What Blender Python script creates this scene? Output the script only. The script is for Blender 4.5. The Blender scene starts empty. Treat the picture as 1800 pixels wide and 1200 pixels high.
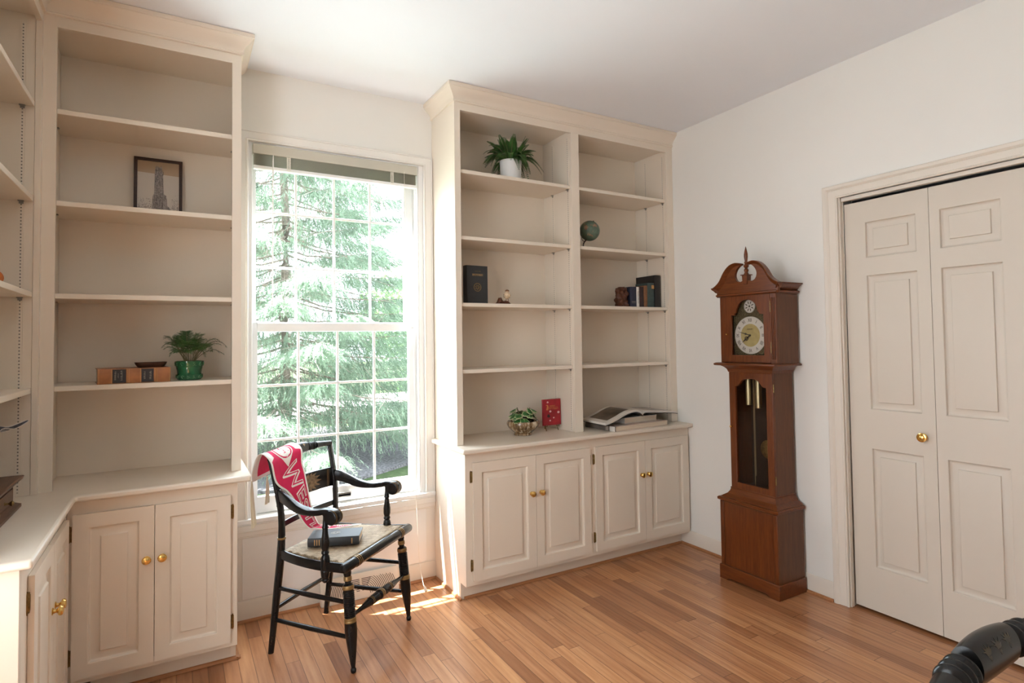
import bpy, bmesh, math, random
import numpy as np
from mathutils import Vector, Matrix, geometry
PI = math.pi
S = bpy.context.scene
COL = S.collection
rnd = random.Random(7)

# ------------------------------------------------------------------ helpers
class MB:
    """collects faces and links them as ONE mesh object"""
    def __init__(s):
        s.v = []; s.f = []; s.m = []; s.mi = 0; s.T = None
    def add(s, vs, fs, mi=None):
        n = len(s.v)
        if s.T is not None:
            vs = [s.T @ Vector(p) for p in vs]
        s.v += [tuple(p) for p in vs]
        for i, f in enumerate(fs):
            s.f.append(tuple(n + k for k in f))
            s.m.append(s.mi if mi is None else (mi[i] if isinstance(mi, (list, tuple)) else mi))
    def box(s, x0, x1, y0, y1, z0, z1, mi=None):
        v = [(x, y, z) for x in (x0, x1) for y in (y0, y1) for z in (z0, z1)]
        s.add(v, [(0,1,3,2),(4,6,7,5),(0,4,5,1),(2,3,7,6),(0,2,6,4),(1,5,7,3)], mi)
    def plate(s, outer, holes, mp, t0, t1, mi=None, mside=None):
        """flat polygon with holes in (u,v), given thickness t0..t1 by mp(u,v,t)"""
        loops = [list(outer)] + [list(h) for h in holes]
        tris = geometry.tessellate_polygon([[Vector((u, v, 0)) for u, v in l] for l in loops])
        flat = [p for l in loops for p in l]; n = len(flat)
        vs = [mp(u, v, t0) for u, v in flat] + [mp(u, v, t1) for u, v in flat]
        fs = [tuple(t) for t in tris] + [tuple(n + k for k in reversed(t)) for t in tris]
        ms = [s.mi if mi is None else mi] * len(fs)
        o = 0
        for l in loops:
            k = len(l)
            for i in range(k):
                a, b = o + i, o + (i + 1) % k
                fs.append((a, b, n + b, n + a)); ms.append((s.mi if mi is None else mi) if mside is None else mside)
            o += k
        s.add(vs, fs, ms)
    def flat(s, outer, mp, t=0.0, mi=None):
        tris = geometry.tessellate_polygon([[Vector((u, v, 0)) for u, v in outer]])
        s.add([mp(u, v, t) for u, v in outer], [tuple(x) for x in tris], mi)
    def lathe(s, prof, M=None, seg=24, bands=None, cap=True, sx=1.0, sy=1.0):
        """prof: (r, z) list spun about local z; M places it. bands: list of material index per profile step"""
        M = M or Matrix.Identity(4)
        vs = []; fs = []; ms = []
        for r, z in prof:
            for k in range(seg):
                a = 2 * PI * k / seg
                vs.append(M @ Vector((r * sx * math.cos(a), r * sy * math.sin(a), z)))
        for i in range(len(prof) - 1):
            for k in range(seg):
                k2 = (k + 1) % seg
                fs.append((i*seg+k, i*seg+k2, (i+1)*seg+k2, (i+1)*seg+k))
                ms.append(s.mi if bands is None else bands[i])
        if cap:
            fs.append(tuple(reversed(range(seg)))); ms.append(s.mi if bands is None else bands[0])
            o = (len(prof) - 1) * seg
            fs.append(tuple(o + k for k in range(seg))); ms.append(s.mi if bands is None else bands[-1])
        s.add(vs, fs, ms)
    def turned(s, p0, p1, prof, seg=16, bands=None, cap=True):
        """prof: (dist along p0->p1, radius)"""
        s.lathe([(r, d) for d, r in prof], frame(p0, p1), seg, bands, cap)
    def sweep(s, pts, secs, up=(0,0,1), cap=True, mi=None):
        """pts: path; secs: list of [(a,b)] section points (or one list for all); a along side, b along up"""
        pts = [Vector(p) for p in pts]; n = len(pts)
        if not isinstance(secs[0][0], (list, tuple)): secs = [secs] * n
        k = len(secs[0]); vs = []; fs = []
        up = Vector(up)
        for i, p in enumerate(pts):
            t = (pts[min(i+1, n-1)] - pts[max(i-1, 0)]).normalized()
            sd = t.cross(up)
            if sd.length < 1e-4: sd = t.cross(Vector((0, 1, 0)))
            sd.normalize(); u2 = sd.cross(t)
            for a, b in secs[i]: vs.append(p + sd * a + u2 * b)
        for i in range(n - 1):
            for j in range(k):
                j2 = (j + 1) % k
                fs.append((i*k+j, i*k+j2, (i+1)*k+j2, (i+1)*k+j))
        if cap:
            fs.append(tuple(range(k))); fs.append(tuple((n-1)*k + j for j in range(k)))
        s.add(vs, fs, mi)
    def tube(s, pts, r, seg=8, cap=True, mi=None):
        n = len(pts)
        rs = r if isinstance(r, (list, tuple)) else [r] * n
        secs = [[(q * math.cos(2*PI*k/seg), q * math.sin(2*PI*k/seg)) for k in range(seg)] for q in rs]
        s.sweep(pts, secs, cap=cap, mi=mi)
    def grid(s, fn, nu, nv, mi=None, closed_u=False):
        vs = [fn(i / nu, j / nv) for j in range(nv + 1) for i in range(nu + 1)]
        fs = []; ms = []
        for j in range(nv):
            for i in range(nu):
                a = j * (nu + 1) + i
                fs.append((a, a + 1, a + nu + 2, a + nu + 1))
                ms.append(s.mi if mi is None else (mi(i, j) if callable(mi) else mi))
        s.add(vs, fs, ms)
    def raised(s, W, H, T, panels, prof, mp):
        """panelled slab: front at t=T with raised-panel nests; panels (u0,u1,v0,v1)"""
        us = sorted({0, W, *[p[0] for p in panels], *[p[1] for p in panels]})
        vs_ = sorted({0, H, *[p[2] for p in panels], *[p[3] for p in panels]})
        for i in range(len(us) - 1):
            for j in range(len(vs_) - 1):
                u, v = (us[i] + us[i+1]) / 2, (vs_[j] + vs_[j+1]) / 2
                if any(p[0] < u < p[1] and p[2] < v < p[3] for p in panels): continue
                s.add([mp(a, b, T) for a, b in ((us[i], vs_[j]), (us[i+1], vs_[j]), (us[i+1], vs_[j+1]), (us[i], vs_[j+1]))], [(0,1,2,3)])
        for p in panels:
            L = []
            for ins, d in prof:
                L += [mp(a, b, T + d) for a, b in ((p[0]+ins, p[2]+ins), (p[1]-ins, p[2]+ins), (p[1]-ins, p[3]-ins), (p[0]+ins, p[3]-ins))]
            fs = []
            for i in range(len(prof) - 1):
                for k in range(4):
                    k2 = (k + 1) % 4
                    fs.append((i*4+k, i*4+k2, (i+1)*4+k2, (i+1)*4+k))
            o = (len(prof) - 1) * 4
            fs.append((o, o+1, o+2, o+3))
            s.add(L, fs)
        c = [(0,0),(W,0),(W,H),(0,H)]
        s.add([mp(u, v, t) for t in (0, T) for u, v in c], [(3,2,1,0),(0,1,5,4),(1,2,6,5),(2,3,7,6),(3,0,4,7)])
    def build(s, name, mats, parent=None, loc=(0,0,0), local=False, bevel=0.0, angle=35, kind=None, weld=True, norm=True, seg=2):
        me = bpy.data.meshes.new(name)
        vs = s.v
        if parent is not None and not local:
            r = parent
            while r.parent is not None: r = r.parent
            inv = ROOT.get(r.name, Matrix.Identity(4)).inverted()
            vs = [tuple(inv @ Vector(p)) for p in vs]
        elif parent is None:
            vs = [(p[0]-loc[0], p[1]-loc[1], p[2]-loc[2]) for p in vs]
        me.from_pydata(vs, [], s.f)
        if not isinstance(mats, (list, tuple)): mats = [mats]
        for m in mats: me.materials.append(m)
        me.polygons.foreach_set('material_index', s.m)
        me.polygons.foreach_set('use_smooth', [True] * len(s.f))
        if weld or norm:
            bm = bmesh.new(); bm.from_mesh(me)
            if weld: bmesh.ops.remove_doubles(bm, verts=bm.verts, dist=1e-5)
            if norm: bmesh.ops.recalc_face_normals(bm, faces=bm.faces)
            bm.to_mesh(me); bm.free()
        me.set_sharp_from_angle(angle=math.radians(angle))
        me.update()
        o = bpy.data.objects.new(name, me); COL.objects.link(o)
        if parent is not None: o.parent = parent
        else:
            o.location = loc; ROOT[o.name] = Matrix.Translation(loc)
        if bevel:
            b = o.modifiers.new('edge', 'BEVEL'); b.width = bevel; b.segments = seg; b.limit_method = 'ANGLE'; b.angle_limit = math.radians(40)
        if kind: o['kind'] = kind
        return o
ROOT = {}
def frame(p0, p1):
    p0, p1 = Vector(p0), Vector(p1)
    z = (p1 - p0).normalized()
    x = z.cross(Vector((0, 1, 0)))
    if x.length < 1e-3: x = Vector((1, 0, 0))
    x.normalize(); y = z.cross(x)
    M = Matrix((x, y, z)).transposed().to_4x4(); M.translation = p0
    return M
def rrect(w, h, r, n=3):
    """rounded rectangle section, full width w and height h"""
    o = []
    for cx, cy, a0 in ((w/2-r, h/2-r, 0), (-w/2+r, h/2-r, 90), (-w/2+r, -h/2+r, 180), (w/2-r, -h/2+r, 270)):
        for k in range(n + 1):
            a = math.radians(a0 + 90 * k / n)
            o.append((cx + r * math.cos(a), cy + r * math.sin(a)))
    return o
def ell(w, h, n=12):
    return [(w/2*math.cos(2*PI*k/n), h/2*math.sin(2*PI*k/n)) for k in range(n)]
def cr(pts, n):
    """Catmull-Rom resample of a point list to n+1 points"""
    P = [Vector(p) for p in pts]; m = len(P) - 1; out = []
    for i in range(n + 1):
        t = i / n * m; k = min(int(t), m - 1); f = t - k
        p0, p1, p2, p3 = P[max(k-1,0)], P[k], P[k+1], P[min(k+2,m)]
        out.append(0.5*((2*p1)+(p2-p0)*f+(2*p0-5*p1+4*p2-p3)*f*f+(3*p1-p0-3*p2+p3)*f**3))
    return out
def lerp(a, b, t): return a + (b - a) * t
def circ(cx, cy, r, n=32, a0=0, a1=360):
    full = abs(a1 - a0) >= 360
    m = n if full else n + 1
    return [(cx + r*math.cos(math.radians(a0+(a1-a0)*k/n)), cy + r*math.sin(math.radians(a0+(a1-a0)*k/n))) for k in range(m)]
def tag(o, label=None, cat=None, group=None, kind=None):
    if label: o['label'] = label
    if cat: o['category'] = cat
    if group: o['group'] = group
    if kind: o['kind'] = kind
    return o
def thing(name, label, cat, loc=(0,0,0), rot=0.0, group=None, kind=None):
    o = bpy.data.objects.new(name, None); COL.objects.link(o)
    o.empty_display_size = .05
    o.location = loc; o.rotation_euler = (0, 0, rot)
    ROOT[o.name] = Matrix.Translation(loc) @ Matrix.Rotation(rot, 4, 'Z')
    return tag(o, label, cat, group, kind)
def text_polys(body, size=1.0, offset=0.0, align='CENTER', spacing=1.0):
    cu = bpy.data.curves.new('lettering', 'FONT'); cu.body = body; cu.size = size; cu.offset = offset
    cu.align_x = align; cu.align_y = 'CENTER'; cu.space_character = spacing; cu.resolution_u = 3; cu.fill_mode = 'FRONT'
    o = bpy.data.objects.new('lettering', cu); COL.objects.link(o)
    dg = bpy.context.evaluated_depsgraph_get()
    me = bpy.data.meshes.new_from_object(o.evaluated_get(dg))
    vs = [(v.co.x, v.co.y) for v in me.vertices]; fs = [tuple(p.vertices) for p in me.polygons]
    bpy.data.objects.remove(o); bpy.data.meshes.remove(me); bpy.data.curves.remove(cu)
    return vs, fs
def put_text(mb, body, size, mp, mi=None, offset=0.0, spacing=1.0):
    vs, fs = text_polys(body, size, offset, spacing=spacing)
    mb.add([mp(u, v, 0) for u, v in vs], fs, mi)

# ------------------------------------------------------------------ materials
def new_mat(name):
    m = bpy.data.materials.new(name); m.use_nodes = True
    nt = m.node_tree; nt.nodes.clear()
    out = nt.nodes.new('ShaderNodeOutputMaterial')
    p = nt.nodes.new('ShaderNodeBsdfPrincipled')
    nt.links.new(p.outputs[0], out.inputs[0])
    return m, nt, p, out
def math_n(nt, op, a, b=None, c=None):
    n = nt.nodes.new('ShaderNodeMath'); n.operation = op
    for i, x in enumerate((a, b, c)):
        if x is None: continue
        if isinstance(x, (int, float)): n.inputs[i].default_value = x
        else: nt.links.new(x, n.inputs[i])
    return n.outputs[0]
def coords(nt, scale=(1,1,1), rot=(0,0,0), loc=(0,0,0)):
    tc = nt.nodes.new('ShaderNodeTexCoord'); mp = nt.nodes.new('ShaderNodeMapping')
    mp.inputs['Scale'].default_value = scale; mp.inputs['Rotation'].default_value = rot; mp.inputs['Location'].default_value = loc
    nt.links.new(tc.outputs['Object'], mp.inputs['Vector'])
    return mp.outputs[0]
def noise(nt, vec, scale, detail=3, rough=.5):
    n = nt.nodes.new('ShaderNodeTexNoise'); n.inputs['Scale'].default_value = scale
    n.inputs['Detail'].default_value = detail; n.inputs['Roughness'].default_value = rough
    if vec is not None: nt.links.new(vec, n.inputs['Vector'])
    return n.outputs['Fac']
def ramp(nt, fac, stops):
    n = nt.nodes.new('ShaderNodeValToRGB'); el = n.color_ramp.elements
    while len(el) < len(stops): el.new(0.5)
    for e, (p, c) in zip(el, stops): e.position = p; e.color = (*c, 1)
    nt.links.new(fac, n.inputs[0]); return n.outputs[0]
def mixc(nt, fac, a, b, mode='MIX'):
    n = nt.nodes.new('ShaderNodeMix'); n.data_type = 'RGBA'; n.blend_type = mode
    if isinstance(fac, (int, float)): n.inputs[0].default_value = fac
    else: nt.links.new(fac, n.inputs[0])
    for i, x in ((6, a), (7, b)):
        if isinstance(x, tuple): n.inputs[i].default_value = (*x, 1)
        else: nt.links.new(x, n.inputs[i])
    return n.outputs[2]
def bump(nt, p, h, strength=.3, dist=.002):
    b = nt.nodes.new('ShaderNodeBump'); b.inputs['Strength'].default_value = strength; b.inputs['Distance'].default_value = dist
    nt.links.new(h, b.inputs['Height']); nt.links.new(b.outputs[0], p.inputs['Normal'])
def simple(name, col, rough=.5, metal=0.0, var=0.0, vscale=8, bmp=0.0, bscale=200, coat=0.0, stretch=(1,1,1), sss=0, spec=None):
    m, nt, p, out = new_mat(name)
    p.inputs['Roughness'].default_value = rough; p.inputs['Metallic'].default_value = metal
    p.inputs['Coat Weight'].default_value = coat
    if spec is not None: p.inputs['Specular IOR Level'].default_value = spec
    v = coords(nt, stretch)
    f = noise(nt, v, vscale)
    k = var if var else .03
    lo = tuple(max(0, c * (1 - k)) for c in col); hi = tuple(min(1, c * (1 + k)) for c in col)
    nt.links.new(ramp(nt, f, [(.3, lo), (.7, hi)]), p.inputs['Base Color'])
    if bmp: bump(nt, p, noise(nt, coords(nt), bscale, 2), bmp, .001)
    return m
def wood(name, c0, c1, stretch=(30, 30, 2), rough=.35, coat=0.0, scale=3.0, bmp=.05):
    m, nt, p, out = new_mat(name)
    v = coords(nt, stretch)
    f = noise(nt, v, scale, 6, .62)
    f2 = noise(nt, coords(nt, tuple(s*4 for s in stretch)), scale, 3, .6)
    fm = math_n(nt, 'ADD', math_n(nt, 'MULTIPLY', f, .75), math_n(nt, 'MULTIPLY', f2, .25))
    nt.links.new(ramp(nt, fm, [(.32, c0), (.68, c1)]), p.inputs['Base Color'])
    p.inputs['Roughness'].default_value = rough; p.inputs['Coat Weight'].default_value = coat; p.inputs['Specular IOR Level'].default_value = .35
    p.inputs['Coat Roughness'].default_value = .15
    if bmp: bump(nt, p, fm, bmp, .002)
    return m

M = {}
M['cab'] = simple('cream_cabinet_paint', (.74, .655, .545), .38, var=.015, vscale=3)
M['wall'] = simple('wall_paint', (.79, .77, .722), .75, var=.012, vscale=2, bmp=.04, bscale=350)
M['ceil'] = simple('ceiling_paint', (.82, .845, .885), .85, var=.01, vscale=2)
M['trim'] = simple('trim_paint', (.72, .655, .57), .4, var=.015, vscale=3)
M['door'] = simple('door_paint', (.635, .57, .485), .45, var=.015, vscale=3)
M['white'] = simple('window_white_paint', (.82, .815, .80), .35, var=.01)
M['casing'] = simple('window_casing_paint', (.785, .755, .705), .4, var=.015, vscale=3)
M['brass'] = simple('polished_brass', (.78, .52, .17), .2, 1.0, var=.06, vscale=40)
M['oldbrass'] = simple('antique_brass', (.24, .16, .065), .38, 1.0, var=.3, vscale=90)
M['steel'] = simple('dull_steel', (.30, .29, .27), .4, .9, var=.1, vscale=60)
M['black'] = simple('black_enamel', (.0085, .0078, .0075), .24, var=.3, vscale=20, spec=.3)
M['gold'] = simple('worn_gold_paint', (.27, .165, .06), .42, .6, var=.25, vscale=60)
M['bronze'] = simple('bronze_stencil', (.22, .145, .075), .5, .25, var=.55, vscale=70)
M['olivegilt'] = simple('darkened_gilt', (.045, .034, .016), .4, .2, var=.5, vscale=70)
M['cherry'] = wood('cherry_wood', (.078, .018, .0035), (.175, .045, .009), (26, 26, 1.6), .32, .12)
M['cherryh'] = wood('cherry_wood_crossgrain', (.085, .021, .0045), (.18, .048, .010), (26, 1.6, 26), .32, .12)
M['cherrydark'] = wood('cherry_side', (.075, .024, .006), (.145, .048, .013), (26, 26, 1.6), .36, .1)
M['dark'] = simple('dark_cavity', (.012, .008, .006), .7)
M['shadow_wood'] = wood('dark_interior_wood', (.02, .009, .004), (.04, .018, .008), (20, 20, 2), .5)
M['shoe'] = wood('oak_shoe_moulding', (.30, .12, .045), (.44, .20, .085), (3, 40, 40), .4)
M['walnut'] = wood('walnut_box_wood', (.075, .030, .016), (.15, .066, .036), (30, 2, 30), .4, .1)
M['darkwood'] = wood('dark_carved_wood', (.022, .009, .005), (.06, .024, .012), (2, 30, 30), .4)
M['redwood'] = wood('carved_red_brown_wood', (.035, .010, .004), (.13, .04, .016), (9, 9, 9), .5, 0, 6)
M['paper'] = simple('book_pages', (.66, .55, .42), .8, var=.12, vscale=3, stretch=(1, 1, 260))
M['cover_white'] = simple('white_book_cloth', (.70, .66, .60), .6)
M['page'] = simple('magazine_page', (.66, .61, .54), .45)
M['photo'] = simple('printed_photo', (.10, .068, .045), .35, var=.85, vscale=9)
M['grey'] = simple('grey_print', (.34, .30, .26), .45, var=.4, vscale=14)
M['ink'] = simple('printing_ink', (.05, .038, .03), .6)
M['red'] = simple('red_felt', (.60, .007, .075), .9, var=.08, vscale=40, bmp=.25, bscale=900)
M['felt'] = simple('white_felt', (.78, .75, .70), .9, var=.05, vscale=30, bmp=.25, bscale=900)
M['ribbon'] = simple('cream_ribbon', (.76, .69, .52), .7)
M['soil'] = simple('potting_soil', (.022, .014, .010), .95, var=.6, vscale=120)
M['leafd'] = simple('dark_fern_leaf', (.035, .092, .018), .5, var=.45, vscale=25)
M['leafm'] = simple('mid_fern_leaf', (.050, .135, .026), .5, var=.4, vscale=25)
M['leafv'] = simple('variegated_leaf_green', (.035, .14, .03), .4, var=.35, vscale=40)
M['leafe'] = simple('variegated_leaf_cream_edge', (.42, .47, .25), .45, var=.15, vscale=40)
M['stem'] = simple('plant_stem', (.16, .13, .06), .6)
M['greenglaze'] = simple('green_glaze', (.018, .115, .045), .15, var=.35, vscale=30, coat=.5)
M['greenline'] = simple('pale_green_relief', (.11, .27, .14), .25)
M['whiteglaze'] = simple('white_ceramic', (.82, .80, .78), .3)
M['yearbook'] = simple('charcoal_book_cloth', (.022, .023, .024), .55, var=.15, vscale=50, bmp=.15, bscale=600)
M['navy'] = simple('navy_book_cloth', (.018, .022, .045), .6, var=.2, vscale=40)
M['teal'] = simple('dark_teal_book_cloth', (.035, .06, .058), .6, var=.2, vscale=40)
M['maroon'] = simple('dark_maroon_book_cloth', (.035, .014, .012), .6, var=.2, vscale=40)
M['tan'] = simple('tan_brown_book_cloth', (.20, .085, .035), .6, var=.3, vscale=40)
M['blackbook'] = simple('black_book_cloth', (.010, .009, .009), .5)
M['redbook'] = simple('red_book_cloth', (.30, .008, .016), .45, var=.2, vscale=20)
M['orange_ink'] = simple('gold_orange_ink', (.55, .20, .055), .5)
M['pink_ink'] = simple('pale_pink_ink', (.70, .45, .45), .5)
M['leather'] = simple('tan_leather', (.33, .125, .042), .42, var=.3, vscale=18, bmp=.15, bscale=300)
M['leatherblk'] = simple('black_leather_label', (.014, .013, .015), .4)
M['leathergold'] = simple('gilt_tooling', (.50, .27, .10), .4, .4)
M['gilt'] = simple('faded_gilt_lettering', (.35, .31, .26), .5)
M['cardboard'] = simple('beige_book_jacket', (.56, .44, .36), .6, var=.04)
M['jacketdark'] = simple('grey_brown_book_jacket', (.17, .135, .11), .6, var=.2)
M['pumpkin'] = simple('orange_pumpkin', (.58, .15, .022), .45, var=.2, vscale=20)
M['feather'] = simple('dark_speckled_feather', (.045, .045, .052), .6, var=.6, vscale=120)
M['featherw'] = simple('pale_feather_edge', (.55, .52, .50), .6)
M['birdpink'] = simple('pale_pink_wattle', (.55, .27, .20), .5)
M['eggshell'] = simple('cream_bird_glaze', (.62, .46, .30), .35, var=.25, vscale=60)
M['silver'] = simple('silvered_dial', (.66, .64, .62), .35, .15)
M['dialgold'] = simple('brushed_gold_dial', (.50, .41, .19), .4, .35, var=.1, vscale=40)
M['filigree'] = simple('engraved_dark_brass', (.105, .083, .045), .45, .5, var=.9, vscale=260)
M['weight'] = simple('brass_weight_shell', (.46, .38, .235), .34, 1.0)
M['chain'] = simple('brass_chain', (.40, .32, .19), .4, .8)
M['slat'] = simple('grey_beige_blind_slat', (.52, .49, .41), .5)
M['cord'] = simple('white_cord', (.78, .74, .66), .7)
M['vent'] = simple('cream_register_enamel', (.74, .68, .60), .4)
M['bark'] = simple('spruce_bark', (.31, .26, .225), .9, var=.35, vscale=14, bmp=.5, bscale=40)
M['deadtwig'] = simple('dry_twigs', (.44, .37, .33), .9, var=.2)
M['mulch'] = simple('dark_mulch', (.11, .107, .12), .95, var=.7, vscale=25, bmp=.6, bscale=60)
M['lawn'] = simple('lawn_grass', (.035, .062, .018), .9, var=.35, vscale=14, bmp=.5, bscale=150)
M['paving'] = simple('pale_concrete', (.40, .40, .39), .85)

# glass that passes daylight straight through, with a Fresnel reflection on top
def glass_mat(name, tint=(1, 1, 1), ior=1.45):
    m, nt, p, out = new_mat(name)
    nt.nodes.remove(p)
    tr = nt.nodes.new('ShaderNodeBsdfTransparent'); tr.inputs[0].default_value = (*tint, 1)
    gl = nt.nodes.new('ShaderNodeBsdfGlossy'); gl.inputs['Roughness'].default_value = .02
    fr = nt.nodes.new('ShaderNodeFresnel'); fr.inputs[0].default_value = ior
    mx = nt.nodes.new('ShaderNodeMixShader')
    ge = nt.nodes.new('ShaderNodeNewGeometry')
    nt.links.new(math_n(nt, 'MULTIPLY', fr.outputs[0], math_n(nt, 'SUBTRACT', 1.0, ge.outputs['Backfacing'])), mx.inputs[0]); nt.links.new(tr.outputs[0], mx.inputs[1]); nt.links.new(gl.outputs[0], mx.inputs[2])
    nt.links.new(mx.outputs[0], out.inputs[0])
    return m
M['glass'] = glass_mat('clear_window_glass', ior=1.3)
M['clockglass'] = glass_mat('clock_door_glass', (.93, .92, .90), 1.35)

def leaf_translucent(name, col, var=.35, trans=.45):
    m, nt, p, out = new_mat(name)
    nt.nodes.remove(p)
    f = noise(nt, coords(nt), 3.0, 2)
    c = ramp(nt, f, [(.3, tuple(x*(1-var) for x in col)), (.7, tuple(min(1, x*(1+var)) for x in col))])
    d = nt.nodes.new('ShaderNodeBsdfDiffuse'); t = nt.nodes.new('ShaderNodeBsdfTranslucent')
    nt.links.new(c, d.inputs[0]); nt.links.new(c, t.inputs[0])
    mx = nt.nodes.new('ShaderNodeMixShader'); mx.inputs[0].default_value = trans
    nt.links.new(d.outputs[0], mx.inputs[1]); nt.links.new(t.outputs[0], mx.inputs[2])
    nt.links.new(mx.outputs[0], out.inputs[0])
    return m
M['needle'] = leaf_translucent('spruce_needles', (.33, .42, .335), .35)
M['broadleaf'] = leaf_translucent('fresh_green_leaves', (.17, .30, .12), .4)

# strip-oak floor: boards 57 mm wide running to the window, random lengths, tones and grain
def floor_mat():
    m, nt, p, out = new_mat('oak_strip_floor')
    tc = nt.nodes.new('ShaderNodeTexCoord'); sp = nt.nodes.new('ShaderNodeSeparateXYZ')
    nt.links.new(tc.outputs['Object'], sp.inputs[0]); X, Y = sp.outputs[0], sp.outputs[1]
    wx = math_n(nt, 'DIVIDE', X, .0572)
    row = math_n(nt, 'FLOOR', wx)
    def wn(a, b=None):
        n = nt.nodes.new('ShaderNodeTexWhiteNoise'); n.noise_dimensions = '2D'
        c = nt.nodes.new('ShaderNodeCombineXYZ'); nt.links.new(a, c.inputs[0])
        if b is not None:
            if isinstance(b, (int, float)): c.inputs[1].default_value = b
            else: nt.links.new(b, c.inputs[1])
        nt.links.new(c.outputs[0], n.inputs['Vector']); return n
    r1 = wn(row, 3.7).outputs['Value']; r2 = wn(row, 9.1).outputs['Value']
    ln = math_n(nt, 'MULTIPLY_ADD', r2, .55, .55)
    ly = math_n(nt, 'DIVIDE', math_n(nt, 'MULTIPLY_ADD', r1, 3.0, Y), ln)
    seg = math_n(nt, 'FLOOR', ly)
    idn = wn(row, seg); bid = idn.outputs['Value']
    fx = math_n(nt, 'FRACT', wx); fy = math_n(nt, 'FRACT', ly)
    ex = math_n(nt, 'MINIMUM', fx, math_n(nt, 'SUBTRACT', 1.0, fx))
    ey = math_n(nt, 'MULTIPLY', math_n(nt, 'MINIMUM', fy, math_n(nt, 'SUBTRACT', 1.0, fy)), math_n(nt, 'DIVIDE', ln, .0572))
    gap = math_n(nt, 'LESS_THAN', math_n(nt, 'MINIMUM', ex, ey), .022)
    # grain
    cv = nt.nodes.new('ShaderNodeCombineXYZ')
    nt.links.new(math_n(nt, 'MULTIPLY_ADD', bid, 37.0, math_n(nt, 'MULTIPLY', X, 24.0)), cv.inputs[0])
    nt.links.new(math_n(nt, 'MULTIPLY_ADD', bid, 91.0, math_n(nt, 'MULTIPLY', Y, 1.7)), cv.inputs[1])
    g = noise(nt, cv.outputs[0], 1.3, 7, .66)
    wv = nt.nodes.new('ShaderNodeTexWave'); wv.wave_type = 'BANDS'; wv.bands_direction = 'X'
    wv.inputs['Scale'].default_value = .55; wv.inputs['Distortion'].default_value = 9; wv.inputs['Detail'].default_value = 3; wv.inputs['Detail Scale'].default_value = .6
    nt.links.new(cv.outputs[0], wv.inputs['Vector'])
    gg = math_n(nt, 'MULTIPLY_ADD', wv.outputs['Fac'], .09, math_n(nt, 'MULTIPLY', g, .95))
    c = ramp(nt, gg, [(.30, (.335, .135, .052)), (.5, (.475, .22, .097)), (.72, (.58, .30, .145))])
    tone = ramp(nt, bid, [(0, (.62, .53, .48)), (.3, (.86, .80, .78)), (.65, (1.0, .99, .97)), (1, (1.14, 1.16, 1.12))])
    c = mixc(nt, 1.0, c, tone, 'MULTIPLY')
    kn = nt.nodes.new('ShaderNodeTexVoronoi'); kn.inputs['Scale'].default_value = 1.9
    kc = nt.nodes.new('ShaderNodeCombineXYZ'); nt.links.new(X, kc.inputs[0]); nt.links.new(math_n(nt, 'MULTIPLY', Y, .55), kc.inputs[1])
    nt.links.new(kc.outputs[0], kn.inputs['Vector'])
    kf = math_n(nt, 'LESS_THAN', kn.outputs['Distance'], .022)
    c = mixc(nt, math_n(nt, 'MULTIPLY', kf, .55), c, (.09, .03, .012))
    c = mixc(nt, math_n(nt, 'MULTIPLY', gap, .72), c, (.085, .03, .012))
    nt.links.new(c, p.inputs['Base Color'])
    p.inputs['Roughness'].default_value = .33; p.inputs['Coat Weight'].default_value = .25; p.inputs['Coat Roughness'].default_value = .22
    h = math_n(nt, 'SUBTRACT', math_n(nt, 'MULTIPLY', gg, .12), gap)
    bump(nt, p, h, .25, .0015)
    return m
M['floor'] = floor_mat()

# woven rush: cords at right angles to the nearest rail, meeting on the diagonals (chair-local coordinates)
def rush_mat():
    m, nt, p, out = new_mat('woven_rush')
    tc = nt.nodes.new('ShaderNodeTexCoord'); sp = nt.nodes.new('ShaderNodeSeparateXYZ')
    nt.links.new(tc.outputs['Object'], sp.inputs[0])
    x = math_n(nt, 'DIVIDE', sp.outputs[0], .235); y = math_n(nt, 'DIVIDE', math_n(nt, 'SUBTRACT', sp.outputs[1], .02), .185)
    side = math_n(nt, 'GREATER_THAN', math_n(nt, 'ABSOLUTE', x), math_n(nt, 'ABSOLUTE', y))
    co = math_n(nt, 'ADD', math_n(nt, 'MULTIPLY', sp.outputs[1], side), math_n(nt, 'MULTIPLY', sp.outputs[0], math_n(nt, 'SUBTRACT', 1.0, side)))
    nz = noise(nt, coords(nt), 30, 2)
    co = math_n(nt, 'MULTIPLY_ADD', nz, .003, co)
    w = math_n(nt, 'ABSOLUTE', math_n(nt, 'SINE', math_n(nt, 'MULTIPLY', co, PI / .0105)))
    n2 = noise(nt, coords(nt), 45, 4)
    base = ramp(nt, n2, [(.3, (.26, .18, .10)), (.7, (.50, .37, .23))])
    dk = math_n(nt, 'LESS_THAN', w, .3)
    nt.links.new(mixc(nt, math_n(nt, 'MULTIPLY', dk, .75), base, (.07, .04, .02)), p.inputs['Base Color'])
    p.inputs['Roughness'].default_value = .65
    bump(nt, p, w, .8, .003)
    return m
M['rush'] = rush_mat()

# slotted shelf standard: dark slots every 12.7 mm up the strip
def slot_mat():
    m, nt, p, out = new_mat('slotted_shelf_standard')
    tc = nt.nodes.new('ShaderNodeTexCoord'); sp = nt.nodes.new('ShaderNodeSeparateXYZ')
    nt.links.new(tc.outputs['Object'], sp.inputs[0])
    f = math_n(nt, 'FRACT', math_n(nt, 'DIVIDE', sp.outputs[2], .0127))
    s_ = math_n(nt, 'LESS_THAN', f, .25)
    nt.links.new(mixc(nt, s_, (.68, .62, .53), (.03, .02, .015)), p.inputs['Base Color'])
    p.inputs['Roughness'].default_value = .45
    return m
M['slot'] = slot_mat()

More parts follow.
